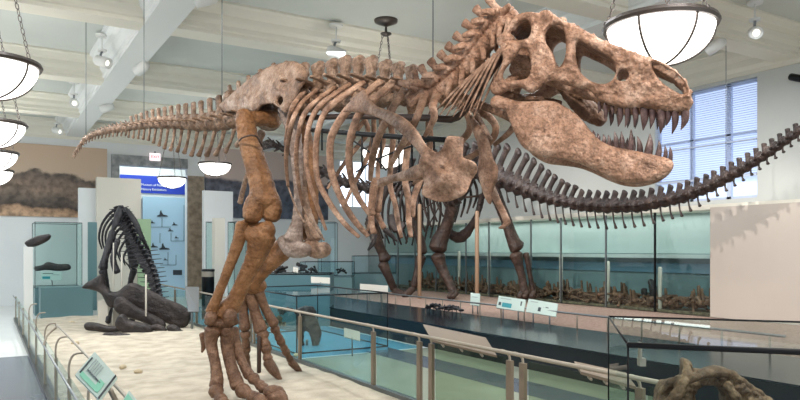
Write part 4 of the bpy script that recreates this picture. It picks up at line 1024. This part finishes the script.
rb = thing('glass_barrier', 'glass barrier with twin posts along the right side of the sand', 'barrier', (4.32, 8, 0))
pu = [3.25, 3.6, 4.95, 5.14, 6.5, 6.75, 7.86, 10.3, 12.5, 12.7, 14.6, 16.6, 18.8, 21.2]
for i, u in enumerate(pu):
    MB().box(4.30, 4.34, u-.035, u+.035, .0, .74).build('post', 'bronze_metal', rb, sm=False)
    MB().tube([(4.32,u,.72),(4.32,u+.01,.78),(4.27,u+.02,.83),(4.16,u,.845)], .013, 6).build('rail_bracket', 'satin_steel', rb)
    if i and u-pu[i-1] > .3: MB().box(4.335, 4.345, pu[i-1]+.06, u-.06, .05, .76).build('glass_panel', 'green_glass' if u < 7 else 'teal_glass', rb, sm=False)
MB().tube([(4.14,3.2,.85),(4.14,21.3,.85)], .019, 8, sub=1).build('hand_rail', 'satin_steel', rb)
def quad_panel(parent, name, c4, m, th=.012):
    P = [Vector(p) for p in c4]; n = (P[1]-P[0]).cross(P[3]-P[0]).normalized()*th
    return MB().hexa([p-n for p in P], [p+n for p in P]).build(name, m, parent, sm=False)
rp = lambda px, py, v: onv(px, py, v)
def reader(label, c, vs):
    t = thing('reading_panel', label, 'information panel', rp(*c[3], 4.14), 'bronze reading rails on the right barrier')
    P = [rp(c[i][0], c[i][1], vs[i]) for i in range(4)]
    quad_panel(t, 'panel_back', P, 'bronze_metal')
    for f in (.2, .5, .8):
        a = P[3]+(P[2]-P[3])*f; b_ = P[0]+(P[1]-P[0])*f; MB().tube([a+(b_-a)*.1-Vector((0,0,.012)), a+(b_-a)*.35-Vector((0,0,.04)), a-Vector((0,0,.03))], .012, 6).build('clip', 'satin_steel', t)
reader('long tilted bronze reading panel on the right barrier rail', [(423,325),(486,338.5),(497,356.5),(432,341)], [4.45,4.45,4.18,4.18])
reader('tilted bronze reading panel cut off behind the corner glass case', [(574,362.5),(626,374),(636,388),(581,373)], [4.4,4.4,4.16,4.16])
# ---- tilted mint information signs on the left rail
def info_sign(label, c4, D4, stem=None, m='card'):
    P = [pix(x, y, d) for (x, y), d in zip(c4, D4)]
    t = thing('information_sign', label, 'sign', P[3]); quad_panel(t, 'sign_panel', P, m)
    n = (P[1]-P[0]).cross(P[3]-P[0]).normalized(); cam_ = Vector((0,0,EYE))
    if n.dot(cam_-P[0]) < 0: n = -n
    def rect(u0, u1, v0, v1, mm, nm):
        q = lambda u, v: P[0]+(P[1]-P[0])*u+(P[3]-P[0])*v+(P[2]-P[1]-P[3]+P[0])*u*v+n*.016
        quad_panel(t, nm, [q(u0,v0), q(u1,v0), q(u1,v1), q(u0,v1)], mm, .002)
    return t, P, rect
t, P, rect = info_sign('pale green information sign tilted on the left rail at the bottom', [(75.5,376),(95,353),(117,378),(99.5,401)], [4.75,5.0,4.75,4.5])
rect(.0,1,.95,1,'black_metal','bottom_edge')
rect(.08,.24,.12,.8,'card_green','picture'); rect(.15,.8,.06,.10,'card_dark','heading')
for i in range(5): rect(.36,.86,.2+i*.08,.215+i*.08,'card_grey','text_line')
rect(.1,.5,.68,.86,'card_green','picture'); rect(.38,.42,.2,.75,'card_dark','diagram_line')
MB().tube([P[2]*.6+P[3]*.4-Vector((0,0,.02)), P[2]*.5+P[3]*.5+cw(.05,.15,-.28), P[2]*.5+P[3]*.5+cw(.1,.3,-.9)], .018, 8).build('stem', 'satin_steel', t)
t, P, rect = info_sign('small pale sign tip peeking in at the bottom edge', [(122,404),(130,392),(140,404),(130,420)], [4.3,4.4,4.3,4.1]); rect(.1,.8,.1,.8,'card_green','picture')
#PART5
# ================================================================ GLASS CASES
def edges(b, P, zs, r=.008):
    n = len(P)
    for z in zs:
        for i in range(n): bar(b, (P[i].x,P[i].y,z), (P[(i+1)%n].x,P[(i+1)%n].y,z), r, 4)
    for p in P: bar(b, (p.x,p.y,zs[0]), (p.x,p.y,zs[-1]), r, 4)
def glass_case(name, label, P, z0, z1, gm, base='teal_plinth', edge='black_metal', zb=0.0, er=.008, grp=None, lid=True):
    P = [Vector(p) for p in P]; c = sum(P, Vector())/len(P)
    t = thing(name, label, 'display case', (c.x, c.y, zb), grp); n = len(P)
    if z0 > zb+.01: MB().hexa([(p.x,p.y,zb) for p in P], [(p.x,p.y,z0) for p in P]).build('base', base, t, sm=False)
    for i in range(n):
        a, b_ = P[i], P[(i+1)%n]; MB().add([(a.x,a.y,z0+.002),(b_.x,b_.y,z0+.002),(b_.x,b_.y,z1),(a.x,a.y,z1)], [(0,1,2,3)]).build('glass_side', gm, t, sm=False)
    if lid: MB().add([(p.x,p.y,z1) for p in P], [tuple(range(n))]).build('glass_top', gm, t, sm=False)
    b = MB(); edges(b, P, (z0+.01, z1), er); b.build('edge_trim', edge, t); return t
def fossil_lump(b, c, s, n=9, seed=1):
    rnd = random.Random(seed)
    for i in range(n):
        o = Vector((rnd.uniform(-1,1)*s[0], rnd.uniform(-1,1)*s[1], rnd.uniform(-1,1)*s[2]))
        e = o*rnd.uniform(-.6,.3)+Vector((rnd.uniform(-.5,.5)*s[0],rnd.uniform(-.5,.5)*s[1],rnd.uniform(-.5,.5)*s[2]))
        r = min(s)*rnd.uniform(.25,.5); b.tube([Vector(c)+o, Vector(c)+(o+e)/2, Vector(c)+e], [r*1.2,r*.7,r*1.1], 8)
# case right behind the barrier
cP = [(4.45,10.75,0),(6.2,10.75,0),(6.2,13.8,0),(4.45,13.8,0)]
glass_case('glass_display_case', 'low blue-lit glass case just beyond the right barrier behind the clawed feet', cP, .06, 1.03, 'blue_glass', 'blue_glow_floor', er=.012)
b = MB(); D = 12.6
for pts in ([(302,311,D,6),(303,320,D,6),(300,333,D,4),(302,346,D,2.5)], [(308,310,D,7),(312,322,D,6),(316,335,D,6),(315,346,D,3)], [(300,316,D,4),(310,325,D,7),(318,330,D,4)], [(296,312,D,3),(306,309,D,4),(314,313,D,4)]): b.ptube(pts, 9)
tag(b.build("mounted_fossil", "bone_slab", remesh=.02, noise=.012), 'brown fossil foot propped up inside the blue-lit glass case', 'fossil')
q = pix(307, 340, D); tag(MB().tube([(q.x,q.y,.07),(q.x,q.y,q.z)], .025, 8, sub=1).build('support_rod', 'grey_metal'), 'grey rod under the fossil foot in the blue-lit case', 'rod')
def card(label, px0, px1, py0, py1, D, m='card', lean=.25, stem=True, cat='sign', sk=0.0, pics=True, zf=None):
    c4 = [(px0,py0),(px1,py0+sk),(px1,py1+sk),(px0,py1)]; t, P, rect = info_sign(label, c4, [D+lean, D+lean-.0, D, D], m=m)
    if pics: rect(.08,.45,.55,.85,'card_teal','picture'); rect(.55,.9,.3,.38,'card_grey','text_line'); rect(.1,.6,.15,.22,'card_dark','heading')
    if stem:
        a = (P[2]+P[3])/2; g = a+cw(0,.06,-.3)
        if zf is not None: g.z = zf
        MB().tube([a+Vector((0,0,.02)), a+cw(0,.04,(g.z-a.z)*.3), g], .012, 6).build('stem', 'grey_metal', t)
    return t
card('cream caption plate on a bent bracket inside the blue-lit case', 344, 360, 328, 337, 11.6, 'cream_plinth', .1, True, sk=4, pics=False)
for px, py, s, l in ((274,321,.10,'pale small fossil at the left inside the blue-lit case'),(285,311,.08,'small dark fossil at the back of the blue-lit case')):
    b = MB(); p = pix(px, py, 13.3); fossil_lump(b, p, (s*2.2,s,s), 6, px); tag(b.build('small_fossil', 'bone_case' if px < 280 else 'bone_slab'), l, 'fossil')
# tables and cases behind it
def table_case(label, px0, px1, pyt, D, depth, zb=.75, gm='blue_glass', lab='table_case'):
    a = pix(px0, pyt, D); b_ = pix(px1, pyt, D); d = cw(0, depth, 0); d.z = 0
    P = [(a.x,a.y,0),(b_.x,b_.y,0),(b_.x+d.x,b_.y+d.y,0),(a.x+d.x,a.y+d.y,0)]
    return glass_case(lab, label, P, zb, a.z, gm, 'teal_plinth')
table_case('far blue glass case behind the pubis boot', 300, 352, 262, 21.5, 1.2, .95)
table_case('far blue glass case left of the foreleg of the dark skeleton', 352, 396, 256, 23.2, 1.0, 1.0)
table_case('tall pale blue glass case far behind the pubis', 318, 335, 222, 23.6, 1.0, .9)
table_case('tall glass case left of the shin behind the black bin', 228, 246, 222, 20.5, .8, .5, 'teal_glass')
table_case('glass case seen between the shin and the white panel', 206, 213, 222, 21.0, .8, .5, 'teal_glass')
for px, py, D, s, l in ((280,271,16.5,.14,'dark curled fossil on the far table left'),(303,269,22.0,.2,'black arched fossil inside the far blue case'),(314,269,22.0,.16,'small black fossil right of the arched one'),(342,270,22.0,.12,'grey pronged fossil between the caption plates')):
    b = MB(); p = pix(px, py, D); fossil_lump(b, p, (s*1.5,s*.6,s*.8), 7, px); tag(b.build('small_fossil', 'bone_slab'), l, 'fossil')
for x0, x1, y0, y1, D, zf, l in ((311,330,277,283,14.9,1.03,'cream caption plate at the back edge of the blue-lit case'),(360,374,284,292,16.0,.45,'cream caption plate left of the pair near the foreleg'),(374,388,285,293,15.6,.45,'cream caption plate directly below the dark foreleg'),(293,298,267,272,16.8,1.2,'tiny white caption card beside the dark curled fossil')):
    card(l, x0, x1, y0, y1, D, 'cream_plinth', .15, True, sk=1, pics=False, zf=zf)
table_case('long low black-topped table under the dark curled fossil', 262, 330, 274, 16.3, 1.0, 1.21, lab='exhibit_table')
# tall case and mounted fossils on the left
a = onu(35, 222, 21.3); b_ = onu(82, 222, 21.3)
glass_case('tall_glass_case', 'tall pale green glass case at the far left with a dark base', [(a.x,21.3,0),(b_.x,21.3,0),(b_.x,22.6,0),(a.x,22.6,0)], .75, a.z, 'teal_glass', 'teal_plinth')
a = onu(88, 222, 22.3); b_ = onu(97, 222, 22.3); MB()
tag(MB().box(a.x,b_.x,22.3,22.4,0,a.z).build('display_board', 'teal_plinth', sm=False), 'slim grey-green panel between the tall case and white wall', 'panel')
a = onu(24, 246, 18.6); b_ = onu(33, 246, 18.6)
tag(MB().box(a.x,b_.x,18.62,18.86,0,a.z-.02).build('case_post', 'white_enamel', sm=False), 'tall white post in front of the left glass case', 'post')
loose('tail_club', 'grey brown spiked fossil bone on top of the white post', [(25,243),(28,240),(37,236),(48,234),(51,236),(49,240),(42,244),(34,247),(28,247)], 16.75, 'bone_slab', .12, R_=3)
loose('flat_fossil', 'long grey flat fossil mounted inside the tall left case', [(34,267),(42,265),(48,262),(58,264),(68,264),(71,267),(69,270),(58,271),(46,270),(36,271)], 19.55, 'bone_slab', .06, R_=2.5)
card('white caption card under the long fossil in the tall case', 41, 62, 272, 280, 19.4, 'card', 0, True, zf=.75)
a = onu(40, 290, 20.6); b_ = onu(92, 290, 20.6); z1 = onu(60, 287, 20.6).z
tag(MB().box(a.x,b_.x,20.4,21.2,0,z1).build('low_plinth', 'teal_plinth', sm=False), 'low dark green plinth in front of the tall left case', 'plinth')
# black bin
p = onz(208, 321, 0); D = 18.0; p = pix(208, 300, D)
t = thing('litter_bin', 'black cylinder bin with a steel band behind the brown shin', 'bin', (p.x,p.y,0)); zt = pix(208,269,D).z
MB().lathe([(0,0),(.16,0),(.16,zt-.2)], (p.x,p.y,0), 20).build('body', 'black_metal', t); MB().lathe([(.162,zt-.2),(.162,zt-.06)], (p.x,p.y,0), 20).build('steel_band', 'satin_steel', t); MB().lathe([(.17,zt-.06),(.17,zt-.01),(.15,zt),(0,zt)], (p.x,p.y,0), 20).build('lid', 'black_metal', t)
# grey reader board behind the slab tip
t = thing('grey_reader_board', 'dark grey tilted board on a stand right of the flaring slab', 'board', onz(192, 330, 0))
quad_panel(t, 'board', [pix(185,287,15.4), pix(199,287,15.5), pix(199,312,15.3), pix(188,312,15.2)], 'grey_metal', .02); MB().tube([pix(192,310,15.3), onz(192,331,.0)], .03, 6, sub=1).build('stand', 'grey_metal', t)
# ---- corner case with a horned skull
zt = 1.38; k = EYE-zt
fl_ = onz(628, 345, zt); bl_ = onz(608.5, 316.5, zt); dirx = (onz(800, 352, zt)-fl_).normalized()
frt = fl_+dirx*1.55; brt = bl_+dirx*1.55
cc = glass_case('corner_display_case', 'big clear glass case in the bottom right corner holding a brown fossil', [fl_, frt, brt, bl_], .82, zt, 'clear_glass', 'black_face', 'black_metal', er=.006)
MB().tube([fl_, frt], .013, 6, sub=1).build('top_seal', 'black_metal', cc)
b = MB(); q = pix(640, 352, 3.5); obox(b, q+Vector((0,0,.0)), cw(.004,0,0), cw(0,.02,0), (0,0,.05)); obox(b, q+Vector((0,0,-.05))+cw(.008,0,0), cw(.016,0,0), cw(0,.02,0), (0,0,.02)); b.build('corner_bracket', 'satin_steel', cc, sm=False)
D = 3.72
fo = minus(poly([(652,412),(654,398),(656,387),(662,381),(670,378),(679,375),(681,364),(684,359),(689,360),(692,367),(701,369),(712,366),(722,367),(731,370),(738,374),(746,380),(755,388),(766,395),(776,402),(786,412),(780,425),(720,428),(660,428)]), poly([(694,396),(698,388),(706,385),(714,386),(720,391),(722,400),(722,410),(700,412)]))
hs = thing('horned_fossil_skull', 'rough brown fossil skull with a round opening inside the corner glass case', 'fossil', pix(710, 420, D))
relief(MB(), fo, lambda x, y: pix(x, y, D-.10*math.sin(min(1,max(0,(x-650)/130.))*3.14)), cw(.1,1,0), .085, 10, .9, .5).build('skull', 'bone_case', hs, clean=True, noise=.006)
b = MB()
for pts in ([(660,392,3.6,4),(674,382,3.55,5),(692,378,3.5,5),(712,372,3.52,5),(732,376,3.56,5),(752,390,3.62,5),(770,402,3.7,4)], [(668,404,3.5,5),(680,390,3.5,6),(688,376,3.52,5),(686,362,3.6,3.6)], [(726,384,3.5,5),(734,396,3.5,6),(738,412,3.55,6)], [(664,412,3.5,7),(690,416,3.48,6),(720,418,3.5,6)]): b.ptube(pts, 10)
b.build('ridge', 'bone_case', hs, remesh=.008, noise=.008)

# ================================================================ PLINTH FITTINGS
rl = thing('low_stone_rail', 'low thin grey rail running along the front of the gravel bed', 'rail', (8.8, 12, .45))
MB().tube([(8.72,5.0,.70),(8.72,19.2,.70)], .018, 6, sub=1).build('bar', 'grey_metal', rl)
for i in range(21): u = 5.2+i*.68; MB().tube([(8.72,u,.44),(8.72,u,.70)], .014, 6, sub=1).build('post', 'satin_steel', rl)
def plinth_sign(label, c4, v, kind):
    P = [onv(x, y, v+(.18 if i < 2 else 0)) for i, (x, y) in enumerate(c4)]
    t = thing('information_sign', label, 'sign', P[3]); quad_panel(t, 'sign_panel', P, 'card', .01)
    n = (P[1]-P[0]).cross(P[3]-P[0]).normalized()
    if n.dot(Vector((0,0,EYE))-P[0]) < 0: n = -n
    def rect(u0, u1, v0, v1, mm, nm):
        q = lambda u, v: P[0]+(P[1]-P[0])*u+(P[3]-P[0])*v+n*.013
        quad_panel(t, nm, [q(u0,v0), q(u1,v0), q(u1,v1), q(u0,v1)], mm, .002)
    if kind == 0: rect(.2,.55,.5,.85,'card_teal','picture'); rect(.06,.15,.5,.75,'card_dark','picture'); rect(.1,.5,.15,.2,'card_grey','text_line'); rect(.85,.9,.2,.6,'card_dark','diagram_line')
    elif kind == 1: rect(.4,.5,.5,.8,'card_dark','picture'); rect(.56,.6,.45,.9,'card_dark','picture'); rect(.64,.74,.4,.5,'card_dark','picture'); rect(.1,.35,.15,.2,'card_grey','text_line')
    else: rect(.2,.8,.3,.36,'card_grey','text_line')
    for f in (.25, .8):
        a = P[3]+(P[2]-P[3])*f; MB().tube([a, (a.x, a.y, .45)], .014, 6, sub=1).build('leg', 'grey_metal', t)
plinth_sign('white sign with a teal picture on the plinth rail', [(499,296),(526,300),(524,312),(496.5,308)], 8.65, 0)
plinth_sign('white sign with three small dark drawings, right of the teal one', [(529,299),(558,304),(556,317),(526,312)], 8.65, 1)
plinth_sign('small upright pale sign at the foot of the beige pole', [(471,293),(480,294),(479.5,306),(470.5,305)], 8.9, 2)
# dark fossil blocks on the black plinth
for i, (px, py, w, l) in enumerate(((432,306,.16,'left lump of the dark fossil slab on the black plinth'),(443,307,.18,'middle lump of the dark fossil slab on the black plinth'),(455,308,.18,'right lump of the dark fossil slab on the black plinth'))):
    b = MB(); p = onv(px, py, 8.3); fossil_lump(b, p, (w*.8,w*1.3,.06), 9, i+40)
    for q in (-.05, .1): bar(b, (p.x,p.y+q,.45), (p.x,p.y+q,p.z), .008)
    tag(b.build('fossil_block', 'bone_black'), l, 'fossil')
# ---- display niche behind glass
dg_ = thing('display_window', 'long teal glass front of the wall display behind the dark skeleton', 'glass wall', (VG, 14, .45))
us = [onv(x, 250, VG).y for x in (712, 655, 606, 561, 531, 489, 466, 436, 415, 398, 385)]
for i in range(len(us)-1):
    MB().box(VG-.006, VG+.006, us[i]+.01, us[i+1]-.01, .46, 2.6).build('glass_panel', 'wall_glass', dg_, sm=False)
    MB().box(VG-.02, VG+.02, us[i+1]-.018, us[i+1]+.018, .45, 2.62).build('joint', 'grey_metal' if i else 'black_metal', dg_, sm=False)
mat('band_blue', (110,150,172), .4); mat('niche_upper', (168,184,180), .6, var=.05, scale=1); mat('shelf_pale', (196,206,204), .4)
struct(MB().box(VG+.86, VG+.90, uP, 23.6, 1.72, 2.62).build('wall_niche_upper', 'niche_upper', sm=False))
tag(MB().box(VG+.35, VG+.88, uP+.05, 23.4, 1.62, 1.70).build('long_shelf', 'shelf_pale', sm=False), 'long pale shelf at eye height behind the glass wall', 'shelf')
tag(MB().box(VG+.83, VG+.86, uP+.05, 23.4, 1.28, 1.5).build('blue_band', 'band_blue', sm=False), 'blue band under the shelf behind the glass wall', 'panel')  # flat strip coloured plain blue
for j, (px, yt) in enumerate(((660,268),(608,262),(561,256),(489,252),(459,252))):
    q = onv(px, 300, VG+.2); zt_ = onv(px, yt, VG+.2).z
    tag(MB().tube([(q.x,q.y,.46),(q.x,q.y,zt_)], .045, 8, sub=1).build('cream_post', 'cream_plinth'), 'cream post behind the glass wall, %s' % ['rightmost, nearest the white partition','second from the partition','third from the partition','fourth, between the dark hind legs','farthest, by the dark foreleg'][j], 'post')
stuff(tag(MB().box(VG+.05, VG+.85, uP+.05, 23.4, .45, .5).build('rubble_bed', 'rubble', sm=False), 'brown rubble bed along the bottom of the glass wall display', 'rubble'))
rnd = random.Random(5); b = MB(); u = uP+.3
while u < 20.5:
    x = VG+rnd.uniform(.12,.6); h = rnd.uniform(.03,.06)
    a_ = rnd.uniform(0, 3.14); l_ = rnd.uniform(.08,.26); dd = Vector((math.cos(a_)*l_*.6, math.sin(a_)*l_, rnd.uniform(-.1,.22)*l_*2))
    c = Vector((x, u, .54+rnd.uniform(0,.22))); b.tube([c-dd, c+Vector((0,0,.03)), c+dd], [h*1.1,h*.55,h*1.2], 6, sub=2)
    if rnd.random() < .25: b.tube([c, c+Vector((0,.03,rnd.uniform(.15,.35)))], [h,h*.6], 6)
    u += rnd.uniform(.018,.04)
stuff(tag(b.build('bone_jumble', 'bone_foot', noise=.004), 'tangled heap of brown fossil bones behind the glass wall', 'fossils'))
q = onv(650, 282, VG+.4); b = MB(); D = q.y
b.ptube([(643,316,Dv(643,VG+.4),2),(645,300,Dv(645,VG+.4),2.5),(644,290,Dv(644,VG+.4),3.5)], 8); b.ptube([(650,316,Dv(650,VG+.4),2),(652,300,Dv(652,VG+.4),3),(653,288,Dv(653,VG+.4),4),(650,281,Dv(650,VG+.4),3)], 8)
tag(b.build('upright_fossil', 'bone_slab', remesh=.02, noise=.01), 'dark upright fossil standing among the jumble near the partition', 'fossil')
b = MB(); q = onv(637, 309, VG+.25); b.ell(q, (.12,.42,.16), 14, 8); tag(b.build('dome_fossil', 'bone_case', noise=.02), 'rounded brown dome fossil behind the glass near the corner case', 'fossil')
